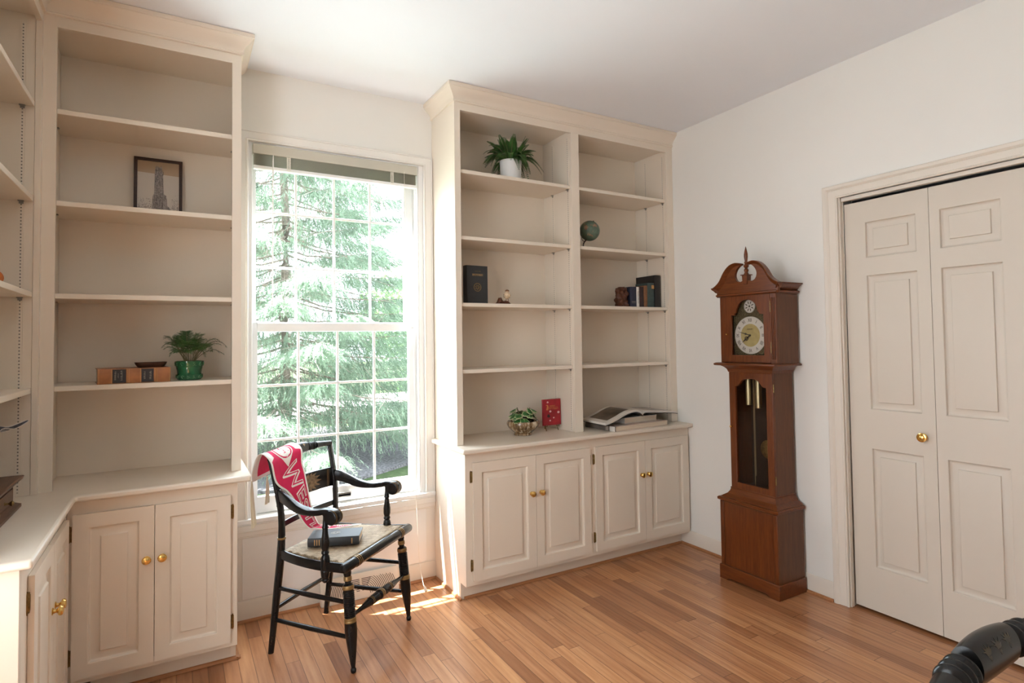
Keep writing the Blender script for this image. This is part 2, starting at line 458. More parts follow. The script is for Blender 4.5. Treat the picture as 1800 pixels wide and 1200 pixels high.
# streaky drip glaze for the bowl
def drip_mat():
    m, nt, p, out = new_mat('brown_drip_glaze')
    v = coords(nt, (1, 1, .16))
    f = noise(nt, v, 60, 4, .6)
    nt.links.new(ramp(nt, f, [(.36, (.075, .04, .018)), (.52, (.24, .14, .06)), (.64, (.55, .46, .33))]), p.inputs['Base Color'])
    p.inputs['Roughness'].default_value = .2; p.inputs['Coat Weight'].default_value = .4
    bump(nt, p, f, .3, .003)
    return m
M['drip'] = drip_mat()
# old globe: muted green sea with tan and rose lands
def globe_mat():
    m, nt, p, out = new_mat('antique_globe_map')
    f = noise(nt, coords(nt, (1,1,1), loc=(.31,.77,.13)), 13, 5, .6)
    f2 = noise(nt, coords(nt), 40, 3)
    sea = ramp(nt, f2, [(.3, (.065, .105, .07)), (.7, (.105, .155, .11))])
    land = ramp(nt, f2, [(.35, (.22, .085, .06)), (.6, (.33, .22, .13))])
    k = nt.nodes.new('ShaderNodeMapRange'); nt.links.new(f, k.inputs[0]); k.inputs[1].default_value = .57; k.inputs[2].default_value = .60
    nt.links.new(mixc(nt, k.outputs[0], sea, land), p.inputs['Base Color'])
    p.inputs['Roughness'].default_value = .35
    return m
M['globe'] = globe_mat()
WORLD = 6.0; SUN = (.25, -.205, -1.0); SUNE = 65.0; WINE = 40; FILLE = 8.5; EXPO = .04
CH2 = (-2.058, -3.160, 0); CR2 = math.radians(-179)
# ------------------------------------------------------------------ room shell
CEIL = 2.7726; XL = -3.72; YR = -4.6
def structure(name, fill, mats, **k):
    mb = MB(); fill(mb); o = mb.build(name, mats, **k); o['kind'] = 'structure'; return o
structure('floor', lambda m: m.add([(XL, YR, 0), (.9, YR, 0), (.9, .0, 0), (XL, .0, 0)], [(0,1,2,3)]), M['floor'], norm=False)
structure('ceiling', lambda m: m.box(XL-.12, .12, YR-.12, .14, CEIL, CEIL+.1), M['ceil'])
mXZ = lambda y0: (lambda u, v, t: (u, y0 + t, v))
mYZ = lambda x0: (lambda u, v, t: (x0 + t, u, v))
structure('wall_back', lambda m: m.plate([(XL, 0), (.12, 0), (.12, CEIL), (XL, CEIL)], [[(-2.63, .478), (-1.684, .478), (-1.684, 2.401), (-2.63, 2.401)]], mXZ(0), 0, .14), M['wall'])
structure('wall_right', lambda m: m.plate([(YR, 0), (-3.1167, 0), (-3.1167, 2.0769), (-1.5067, 2.0769), (-1.5067, 0), (0, 0), (0, CEIL), (YR, CEIL)], [], mYZ(0), 0, .12), M['wall'])
structure('wall_left', lambda m: m.plate([(YR, 0), (.14, 0), (.14, CEIL), (YR, CEIL)], [[(-2.75, .5), (-1.5, .5), (-1.5, 2.4), (-2.75, 2.4)]], mYZ(XL-.12), 0, .12), M['wall'])
structure('wall_rear', lambda m: m.plate([(XL, 0), (.12, 0), (.12, CEIL), (XL, CEIL)], [], mXZ(YR-.12), 0, .12), M['wall'])
def closet(m):
    m.box(.80, .9, -3.2, -1.4, 0, CEIL); m.box(.12, .9, -1.45, -1.4, 0, CEIL); m.box(.12, .9, -3.2, -3.15, 0, CEIL); m.box(.12, .9, -3.2, -1.4, 2.5, 2.6)
structure('wall_closet', closet, M['wall'])

def base_profile(m, p0, p1, nx, ny, h=.095):
    """baseboard from p0 to p1 standing out along (nx,ny)"""
    pr = [(0, 0), (.013, 0), (.013, h-.022), (.009, h-.014), (.008, h-.006), (.004, h), (0, h)]
    k = len(pr); vs = []
    for p in (p0, p1):
        vs += [(p[0] + nx*o, p[1] + ny*o, z) for o, z in pr]
    m.add(vs, [(i, (i+1) % k, k + (i+1) % k, k + i) for i in range(k)] + [tuple(range(k)), tuple(k + i for i in range(k))])
def shoe_profile(m, p0, p1, nx, ny, off=.013, r=.012):
    pr = [(off, .001)] + [(off + r*math.cos(a), .001 + r*math.sin(a)) for a in (0, .4, .8, 1.2, PI/2)]
    k = len(pr); vs = []
    for p in (p0, p1): vs += [(p[0] + nx*o, p[1] + ny*o, z) for o, z in pr]
    m.add(vs, [(i, (i+1) % k, k + (i+1) % k, k + i) for i in range(k)] + [tuple(range(k)), tuple(k + i for i in range(k))])
def bb_right(m):
    base_profile(m, (0, -.358), (0, -1.43), -1, 0); base_profile(m, (0, -3.193), (0, YR), -1, 0)
structure('baseboard_right', bb_right, M['trim'])
structure('baseboard_back', lambda m: base_profile(m, (-2.694, 0), (-1.627, 0), 0, -1, .10), M['trim'])
structure('baseboard_left', lambda m: base_profile(m, (XL, -1.21), (XL, YR), 1, 0), M['trim'])
structure('baseboard_rear', lambda m: base_profile(m, (XL, YR), (0, YR), 0, 1), M['trim'])
def shoes(m):
    shoe_profile(m, (0, -.358), (0, -1.43), -1, 0)
    shoe_profile(m, (-2.694, 0), (-1.627, 0), 0, -1)
    shoe_profile(m, (-1.607, -.358), (-.03, -.358), 0, -1, .001)
    shoe_profile(m, (-1.6264, -.03), (-1.6264, -.374), -1, 0, .001)
    shoe_profile(m, (-3.205, -.358), (-2.676, -.358), 0, -1, .001)
    shoe_profile(m, (-2.6946, -.03), (-2.6946, -.374), 1, 0, .001)
structure('trim_1', shoes, M['shoe'])
# raised wainscot board under the window
def wains(m):
    m.raised(.96, .305, .004, [], [], lambda u, v, t: (-2.64 + u, -t, .105 + v))
structure('trim_2', wains, M['white'], bevel=.002)

# ------------------------------------------------------------------ window
win = thing('window_1', None, None, (-2.15, 0, .48), kind='structure')
def mitred(m, path, prof, mp):
    """moulding along a mitred path: (u, v, du, dv) gives the inner edge and the vector to the outer edge"""
    k = len(prof); vs = []
    for u, v, du, dv in path: vs += [mp(u + du*o, v + dv*o, t) for o, t in prof]
    fs = [(i*k+j, i*k+(j+1) % k, (i+1)*k+(j+1) % k, (i+1)*k+j) for i in range(len(path)-1) for j in range(k)]
    m.add(vs, fs + [tuple(range(k)), tuple((len(path)-1)*k + j for j in range(k))])
WCP = [(0, -.004), (0, .015), (.04, .018), (.12, .018), (.17, .013), (.21, .0105), (.27, .0125), (.80, .0165), (.84, .0145), (.88, .018), (.97, .0185), (1, .016), (1, -.004)]
c = MB()
mitred(c, [(-2.615, .50, -.065, 0), (-2.615, 2.401, -.065, .0528), (-1.684, 2.401, .055, .0528), (-1.684, .50, .055, 0)], WCP, lambda u, v, t: (u, -t, v))
c.build('casing', M['casing'], win, angle=25)
j = MB()
j.box(-2.63, -2.603, -.002, .135, .50, 2.401); j.box(-1.712, -1.684, -.002, .135, .50, 2.401); j.box(-2.603, -1.712, -.002, .135, 2.392, 2.401)
j.box(-2.603, -2.596, 0, .012, .50, 2.392); j.box(-1.719, -1.712, 0, .012, .50, 2.392)
j.box(-1.716, -1.712, .040, .045, .50, 2.392); j.box(-1.716, -1.712, .081, .086, .50, 2.392); j.box(-1.716, -1.712, .121, .135, .50, 2.392)
j.box(-2.63, -1.684, .045, .155, .478, .503)
j.build('jamb', M['white'], win, bevel=.0012)
st = MB(); st.box(-2.683, -1.628, -.026, .045, .4775, .50); st.box(-2.683, -1.628, -.0235, 0, .470, .4775)
st.build('stool', M['white'], win, bevel=.006, seg=3)
ap = MB(); ap.box(-2.68, -1.628, -.016, 0, .415, .470); ap.box(-2.68, -1.628, -.021, 0, .437, .470); ap.box(-2.68, -1.628, -.011, 0, .405, .415)
ap.build('apron', M['casing'], win, bevel=.003)
def sash(name, x0, x1, z0, z1, gx0, gx1, gz0, gz1, y0, y1):
    s = MB()
    s.box(x0, gx0, y0, y1, z0, z1); s.box(gx1, x1, y0, y1, z0, z1)
    s.box(gx0, gx1, y0, y1, z0, gz0); s.box(gx0, gx1, y0, y1, gz1, z1)
    o = s.build(name, M['white'], win, bevel=.003)
    ym = (y0 + y1) / 2
    g = MB()
    for i in range(1, 4):
        x = gx0 + (gx1 - gx0) * i / 4; g.box(x-.0058, x+.0058, ym-.009, ym+.009, gz0, gz1)
    for k in range(1, 3):
        z = gz0 + (gz1 - gz0) * k / 3; g.box(gx0, gx1, ym-.0085, ym+.0085, z-.0062, z+.0062)
    g.build('muntin_grille', M['white'], o, bevel=.003)
    p = MB(); p.box(gx0-.004, gx1+.004, ym-.002, ym+.002, gz0-.004, gz1+.004)
    p.build('pane', M['glass'], o)
    return o
lo = sash('lower_sash', -2.601, -1.714, .505, 1.477, -2.569, -1.757, .588, 1.432, .047, .080)
up = sash('upper_sash', -2.601, -1.714, 1.452, 2.392, -2.573, -1.768, 1.482, 2.352, .087, .120)
l = MB(); l.box(-2.17, -2.10, .028, .047, .535, .548); l.box(-2.17, -2.10, .028, .034, .530, .556)
l.build('sash_lift', M['steel'], lo, bevel=.002)
k = MB(); k.box(-1.742, -1.734, .044, .047, 1.447, 1.455); k.build('tilt_latch', M['steel'], lo)

# side window in the left wall, unseen, added to let in fill light
rw = thing('unseen_fill_window', None, None, (XL, -2.1, .5), kind='structure')
r = MB()
r.box(XL, XL+.02, -2.82, -2.75, .43, 2.47); r.box(XL, XL+.02, -1.5, -1.43, .43, 2.47); r.box(XL, XL+.02, -2.75, -1.5, 2.4, 2.47); r.box(XL, XL+.04, -2.75, -1.5, .43, .5)
r.box(XL-.09, XL-.04, -2.75, -1.5, 1.42, 1.48)
r.build('casing', M['trim'], rw)

# mini blind, drawn up
bl = thing('window_blind', 'grey-beige slatted mini blind drawn up at the window head', 'blind', (-2.157, 0, 2.262))
h = MB(); h.box(-2.594, -1.724, -.018, .022, 2.338, 2.389); h.build('headrail', M['slat'], bl, bevel=.002)
sl = MB()
for i in range(15):
    z = 2.283 + i * .0037
    dy = rnd.uniform(-.002, .002)
    sl.grid(lambda u, v: (-2.590 + .862*u, -.015 + dy + .030*v, z + .0022*math.sin(PI*v)), 1, 4)
o = sl.build('slat_stack', M['slat'], bl, norm=False); so = o.modifiers.new('thickness', 'SOLIDIFY'); so.thickness = .0006
b = MB(); b.box(-2.592, -1.726, -.017, .017, 2.262, 2.279); b.build('bottom_rail', M['white'], bl, bevel=.003)
for x in (-2.425, -1.875):
    t = MB()
    for q in range(2):
        pts = [(x + .011*math.sin(i*1.05 + q*PI), -.021 - .001*q, 2.268 + i*.0024) for i in range(30)]
        t.tube(pts, .0014, 5)
    t.build('ladder_cord', M['cord'], bl)
w = MB(); w.tube([(-2.50, -.022, 2.338), (-2.501, -.024, 2.3), (-2.504, -.022, 1.60), (-2.505, -.021, 1.565)], [.002, .0032, .0032, .004], 8)
w.build('tilt_wand', M['whiteglaze'], bl)
w = MB(); pts = cr([(-1.80, -.021, 2.338), (-1.802, -.023, 2.25), (-1.765, -.045, 1.3), (-1.757, -.052, .52), (-1.757, -.060, .40), (-1.755, -.085, .16), (-1.752, -.13, .045), (-1.756, -.165, .03)], 40)
w.tube(pts, .0013, 5)
co = w.build('pull_cord', M['cord'], bl)
t = MB(); t.turned((-1.756, -.165, .034), (-1.753, -.186, .010), [(0, .003), (.004, .006), (.022, .0085), (.030, .0085), (.032, .004)], 10)
t.build('tassel', M['vent'], co)

# ------------------------------------------------------------------ closet door
dr = thing('door_1', None, None, (.03, -2.31, 0), kind='structure')
c = MB()
DCP = [(0, -.001), (0, .011), (.05, .0135), (.10, .0135), (.15, .010), (.20, .0115), (.56, .0155), (.60, .0135), (.66, .018), (.74, .0215), (.95, .0215), (1, .018), (1, -.001)]
mitred(c, [(-1.5067, 0, .0771, 0), (-1.5067, 2.0769, .0771, .0662), (-3.1167, 2.0769, -.0771, .0662), (-3.1167, 0, -.0771, 0)], DCP, lambda u, v, t: (-t, u, v))
c.build('casing', M['trim'], dr, angle=25)
j = MB(); j.box(0, .12, -1.5067, -1.500, 0, 2.0769); j.box(0, .12, -3.1234, -3.1167, 0, 2.0769); j.box(0, .12, -3.1167, -1.5067, 2.0769, 2.085)
j.box(-.001, .026, -1.5145, -1.5067, 0, 2.0769); j.box(.008, .026, -3.1167, -1.5145, 2.056, 2.0769)
j.build('jamb', M['trim'], dr, bevel=.003)
prof = [(0, 0), (.003, -.0105), (.010, -.0145), (.016, -.0145), (.036, -.0075), (.0368, -.0012), (.039, -.0008)]
ys = [-1.517, -1.9125, -1.9145, -2.309, -2.3115, -2.706, -2.708, -3.104]
for i in range(4):
    y1, y0 = ys[2*i], ys[2*i+1]; W = y1 - y0
    a, b2 = ((.105, .057), (.042, .122), (.122, .042), (.057, .105))[i]
    m = MB()
    pan = [(a, W-b2, .213, .793), (a, W-b2, .988, 1.652), (a, W-b2, 1.742, 1.919)]
    m.raised(W, 2.028, .034, pan, prof, lambda u, v, t: (.066 - t, y1 - u, .014 + v))
    lf = m.build('door_leaf', M['door'], dr, bevel=.0015)
    if i in (0, 3):
        yk = y1 - .343 if i == 0 else y0 + .343
        kb = MB()
        kb.lathe([(.017, 0), (.017, .003), (.011, .006), (.009, .011), (.013, .014), (.0205, .017), (.0215, .021), (.0205, .0245), (.016, .026), (.0145, .0235), (.011, .0235), (.010, .027), (.005, .029), (.0015, .0295)],
                 frame((.032, yk, .895), (-.1, yk, .895)), 24)
        kb.build('doorknob', M['brass'], lf)

# ------------------------------------------------------------------ built-in cabinets
CP = [(0, 0), (.002, -.008), (.0065, -.0115), (.011, -.0115), (.036, -.0052), (.0368, -.0004), (.040, -.0002)]
def knob(parent, p, n):
    """small brass mushroom knob standing out from p along n"""
    p = Vector(p); n = Vector(n)
    k = MB(); k.lathe([(.0115, 0), (.0115, .0015), (.007, .004), (.0055, .010), (.009, .014), (.0155, .018), (.0165, .023), (.0135, .028), (.006, .0305)], frame(p, p + n), 20)
    k.build('knob', M['brass'], parent)
def hinge(parent, p, n, along):
    """antiqued butterfly hinge leaf beside a door edge: p centre, n outward, along horizontal"""
    p, n, a = Vector(p), Vector(n), Vector(along)
    m = MB()
    mp = lambda u, v, t: tuple(p + a*u + Vector((0,0,1))*v + n*t)
    m.plate([(0, -.026), (.008, -.033), (.011, -.024), (.011, .024), (.008, .033), (0, .026)], [], mp, 0, .0025)
    m.turned(p + n*.003 + Vector((0,0,-.030)), p + n*.003 + Vector((0,0,.030)), [(0, .001), (.003, .0035), (.006, .0028), (.008, .0042), (.052, .0042), (.054, .0028), (.057, .0035), (.060, .001)], 10)
    m.build('hinge', M['oldbrass'], parent)
def cab_door(root, u0, u1, z0, z1, base, ax, n, knob_u=None, hinge_u=None, thick=.016):
    """door on a face plane: base point + ax*u, standing out along n"""
    base, ax, n = Vector(base), Vector(ax), Vector(n)
    mp = lambda u, v, t: tuple(base + ax*(u0 + u) + Vector((0,0,z0 + v)) + n*t)
    m = MB(); W, H = u1-u0, z1-z0
    m.raised(W, H, thick, [(.052, W-.052, .054, H-.054)], CP, mp)
    d = m.build('door', M['cab'], root, bevel=.0025)
    if knob_u is not None:
        p = base + ax*knob_u + n*thick; knob(d, (p.x, p.y, .519), n)
    if hinge_u is not None:
        s = -1 if abs(hinge_u - u0) < abs(hinge_u - u1) else 1
        for z in (z0 + .082, z1 - .073):
            p = base + ax*hinge_u; hinge(d, (p.x, p.y, z), n, ax*s)
    return d
def toe(m, x0, x1): m.box(x0, x1, -.372+.014, -.34, .0, .0877)

CT = .7790
# right base cabinet
rc = thing('base_cabinet', 'cream built-in base cabinet with four panelled doors, right of the window', 'cabinet', (-.813, -.2, 0))
m = MB()
m.box(-1.6264, -1.607, -.409, 0, .0877, CT); m.box(-1.6264, -1.607, -.358, 0, 0, .0877); m.box(-.02, -.001, -.409, 0, .0877, CT)
m.box(-1.607, -.02, -.409, 0, .0877, .107); m.box(-1.607, -.02, -.012, 0, .107, CT); m.box(-.83, -.81, -.409, -.012, .107, CT)
m.build('carcass', M['cab'], rc, bevel=.001)
m = MB(); m.plate([(-1.6264, .0877), (-.001, .0877), (-.001, CT), (-1.6264, CT)],
    [[(-1.57, .125), (-.85, .125), (-.85, .715), (-1.57, .715)], [(-.77, .125), (-.04, .125), (-.04, .715), (-.77, .715)]], lambda u, v, t: (u, -.428 + t, v), 0, .019)
m.build('face_frame', M['cab'], rc, bevel=.0015)
m = MB(); m.box(-1.607, -.014, -.358, -.34, .0, .0877); m.build('toe_kick', M['cab'], rc)
for u0, u1, ku, hu in ((-1.5865, -1.2018, -1.2315, -1.5885), (-1.1998, -.8225, -1.170, -.8205), (-.7838, -.3990, -.4300, -.7858), (-.3970, -.0206, -.3740, -.0186)):
    cab_door(rc, u0, u1, .1116, .7269, (0, -.428, 0), (1,0,0), (0,-1,0), ku, hu)
m = MB(); m.plate([(-1.6546, -.4741), (-.001, -.4741), (-.001, -.0), (-1.6264, 0), (-1.6264, -.024), (-1.6546, -.024)], [], lambda u, v, t: (u, v, t), .7806, .8061)
o = m.build('countertop', M['cab'], None, (-.82, -.24, .7806), bevel=.008, seg=3)
tag(o, 'cream countertop on the four-door base cabinet, under the double bookcase', 'countertop')

# left base cabinets (an L in the corner)
lc = thing('base_cabinet', 'cream built-in base cabinet with two panelled doors, left of the window', 'cabinet', (-2.98, -.2, 0))
m = MB()
m.box(-2.714, -2.6946, -.409, 0, .0877, CT); m.box(-2.714, -2.6946, -.358, 0, 0, .0877); m.box(-3.274, -2.714, -.409, 0, .0877, .107); m.box(-3.274, -2.714, -.012, 0, .107, CT)
m.box(-3.293, -3.277, -.409, 0, .0877, CT)
m.build('carcass', M['cab'], lc, bevel=.001)
m = MB(); m.plate([(-3.276, .0877), (-2.6946, .0877), (-2.6946, CT), (-3.276, CT)], [[(-3.24, .125), (-2.74, .125), (-2.74, .715), (-3.24, .715)]], lambda u, v, t: (u, -.428 + t, v), 0, .019)
m.build('face_frame', M['cab'], lc, bevel=.0015)
m = MB(); m.box(-3.206, -2.714, -.358, -.34, 0, .0877); m.build('toe_kick', M['cab'], lc)
cab_door(lc, -3.2582, -2.9950, .1096, .7269, (0, -.428, 0), (1,0,0), (0,-1,0), -3.0205, -3.2602)
cab_door(lc, -2.9930, -2.7214, .1096, .7269, (0, -.428, 0), (1,0,0), (0,-1,0), -2.9675, -2.7194)
wc = thing('base_cabinet', 'cream built-in base cabinet along the left wall, its doors in profile', 'cabinet', (-3.5, -.82, 0))
m = MB()
m.box(XL+.002, -3.2757, -1.2094, -1.19, .0877, CT); m.box(XL+.002, -3.346, -1.2094, -1.19, 0, .0877); m.box(XL+.002, -3.294, -1.19, -.43, .0877, .107); m.box(XL+.002, XL+.014, -1.19, -.43, .107, CT); m.box(XL+.002, -3.294, -.43, -.412, .0877, CT)
m.build('carcass', M['cab'], wc, bevel=.001)
m = MB(); m.plate([(-1.1898, .0877), (-.4285, .0877), (-.4285, CT), (-1.1898, CT)], [[(-1.09, .125), (-.52, .125), (-.52, .715), (-1.09, .715)]], lambda u, v, t: (-3.2756 - t, u, v), 0, .018)
m.build('face_frame', M['cab'], wc, bevel=.0015)
m = MB(); m.box(-3.36, -3.346, -1.19, -.43, 0, .0877); m.build('toe_kick', M['cab'], wc)
cab_door(wc, -1.110, -.806, .1096, .7269, (-3.2756, 0, 0), (0,1,0), (1,0,0), -.832, -1.112)
cab_door(wc, -.804, -.500, .1096, .7269, (-3.2756, 0, 0), (0,1,0), (1,0,0), -.778, -.498)
m = MB(); m.plate([(XL+.002, -1.2394), (-3.2447, -1.2394), (-3.2447, -.4741), (-2.6456, -.4741), (-2.6456, -.024), (-2.6946, -.024), (-2.6946, 0), (XL+.002, 0)], [], lambda u, v, t: (u, v, t), .7806, .8061)
o = m.build('countertop', M['cab'], None, (-3.2, -.3, .7806), bevel=.008, seg=3)
tag(o, 'cream L-shaped countertop across the corner left of the window', 'countertop')

# ------------------------------------------------------------------ bookcases
CROWN = [(0, 2.682), (.009, 2.684), (.011, 2.690), (.006, 2.695), (.008, 2.704), (.016, 2.718), (.030, 2.732), (.042, 2.744), (.045, 2.750), (.050, 2.752), (.050, 2.7705), (0, 2.7705)]
def crown(root, path):
    """path: (x, y, ox, oy) with the mitre direction at each vertex"""
    m = MB(); k = len(CROWN); vs = []
    for x, y, ox, oy in path: vs += [(x + ox*o, y + oy*o, z) for o, z in CROWN]
    fs = []
    for i in range(len(path) - 1):
        fs += [(i*k+j, i*k+(j+1) % k, (i+1)*k+(j+1) % k, (i+1)*k+j) for j in range(k)]
    fs += [tuple(range(k)), tuple((len(path)-1)*k + j for j in range(k))]
    m.add(vs, fs); m.build('crown_moulding', M['cab'], root, angle=25)
SH = [2.318, 1.949, 1.579, 1.2115]
TH = .021
def clip(parent, p, dx):
    m = MB(); m.box(min(p[0], p[0]+dx*.012), max(p[0], p[0]+dx*.012), p[1]-.009, p[1]+.009, p[2]-.004, p[2]-.0005)
    m.box(min(p[0], p[0]+dx*.003), max(p[0], p[0]+dx*.003), p[1]-.007, p[1]+.007, p[2]-.013, p[2]-.004)
    m.build('shelf_clip', M['steel'], parent)
def shelf_x(root, x0, x1, z, y0=-.318, y1=-.0125, sides=(1, 1), ys=(-.295, -.125)):
    m = MB(); m.box(x0, x1, y0, y1, z - TH, z)
    s = m.build('shelf', M['cab'], root, bevel=.002)
    for y in ys:
        if sides[0]: clip(s, (x0, y, z - TH), 1)
        if sides[1]: clip(s, (x1, y, z - TH), -1)
def standard(root, x, y, dx, z0=.82, z1=2.62):
    m = MB(); m.box(min(x, x+dx*.0022), max(x, x+dx*.0022), y-.0085, y+.0085, z0, z1, 0)
    m.box(min(x+dx*.0022, x+dx*.0024), max(x+dx*.0022, x+dx*.0024), y-.0022, y+.0022, z0, z1, 1)
    m.build('shelf_standard', [M['cab'], M['slot']], root)

rb = thing('bookcase', 'tall cream double bookcase of ten compartments, right of the window', 'bookcase', (-.813, -.16, .8061))
m = MB(); F = -.3343
m.box(-1.6264, -1.5901, F+.019, -.0, .8061, 2.7706); m.box(-.8487, -.7912, F+.019, -.012, .8061, 2.66); m.box(-.0574, -.001, F+.019, 0, .8061, 2.7706)
m.box(-1.5901, -.0574, -.012, 0, .8061, 2.66); m.box(-1.5901, -.0574, F+.019, 0, 2.655, 2.675)
m.build('case', M['cab'], rb, bevel=.001)
m = MB(); m.plate([(-1.6264, .8061), (-1.5901, .8061), (-1.5901, 2.64), (-.8487, 2.64), (-.8487, .8061), (-.7912, .8061), (-.7912, 2.64), (-.0574, 2.64), (-.0574, .8061), (-.001, .8061), (-.001, 2.7706), (-1.6264, 2.7706)], [], lambda u, v, t: (u, F + t, v), 0, .019)
m.build('face_frame', M['cab'], rb, bevel=.0015)
crown(rb, [(-1.6264, -.0005, -1, 0), (-1.6264, F, -1, -1), (-.001, F, 0, -1)])
for z in SH:
    shelf_x(rb, -1.5895, -.8493, z); shelf_x(rb, -.7906, -.0580, z)
for x, d in ((-.8487, -1), (-.0574, -1), (-1.5901, 1), (-.7912, 1)):
    for y in (-.295, -.125): standard(rb, x, y, d)

lb = thing('bookcase', 'tall cream bookcase of five compartments, left of the window', 'bookcase', (-3.02, -.16, .8061))
m = MB()
m.box(-2.690, -2.6737, F+.019, 0, .8061, 2.7706); m.box(-3.374, -3.3655, F+.019, 0, .8061, 2.7706); m.box(-3.3655, -2.690, -.012, 0, .8061, 2.66); m.box(-3.3655, -2.690, F+.019, 0, 2.655, 2.675)
m.build('case', M['cab'], lb, bevel=.001)
m = MB(); m.plate([(-3.376, .8061), (-3.3336, .8061), (-3.3336, 2.64), (-2.7109, 2.64), (-2.7109, .8061), (-2.6737, .8061), (-2.6737, 2.7706), (-3.376, 2.7706)], [], lambda u, v, t: (u, F + t, v), 0, .019)
m.build('face_frame', M['cab'], lb)
crown(lb, [(-3.376, F, 1, -1), (-2.6737, F, 1, -1), (-2.6737, -.0005, 1, 0)])
for z in SH: shelf_x(lb, -3.365, -2.6905, z, y0=-.3145)
for x, d in ((-3.3655, 1), (-2.690, -1)):
    for y in (-.295, -.125): standard(lb, x, y, d)

wb = thing('bookcase', 'tall cream bookcase along the left wall, at the left edge of the photo', 'bookcase', (-3.55, -.8, .8061))
m = MB()
m.box(XL+.002, -3.396, -.3595, -.345, .8065, 2.7706); m.box(XL+.002, -3.396, -1.24, -1.20, .8065, 2.7706); m.box(XL+.002, XL+.014, -1.20, -.3595, .8065, 2.66); m.box(XL+.014, -3.396, -1.20, -.3595, 2.655, 2.675)
m.build('case', M['cab'], wb, bevel=.001)
m = MB(); m.plate([(-1.24, .8065), (-1.20, .8065), (-1.20, 2.64), (-.362, 2.64), (-.362, .8065), (-.3346, .8065), (-.3346, 2.7706), (-1.24, 2.7706)], [], lambda u, v, t: (-3.376 - t, u, v), 0, .019)
m.build('face_frame', M['cab'], wb)
crown(wb, [(XL+.002, -1.24, 0, -1), (-3.376, -1.24, 1, -1), (-3.376, F-.0008, 1, -1)])
for z in SH:
    m = MB(); m.box(XL+.0145, -3.397, -1.1995, -.3600, z-TH, z); s = m.build('shelf', M['cab'], wb, bevel=.002)
    for x in (-3.4325, -3.63):
        mm = MB(); mm.box(x-.009, x+.009, -.372, -.3600, z-TH-.004, z-TH-.0005); mm.box(x-.007, x+.007, -.363, -.3600, z-TH-.013, z-TH-.004); mm.build('shelf_clip', M['steel'], s)
for x in (-3.4325, -3.63):
    mm = MB(); mm.box(x-.0085, x+.0085, -.3617, -.3595, .82, 2.62, 0); mm.box(x-.0023, x+.0023, -.3619, -.3617, .82, 2.62, 1)
    mm.build('shelf_standard', [M['cab'], M['slot']], wb)
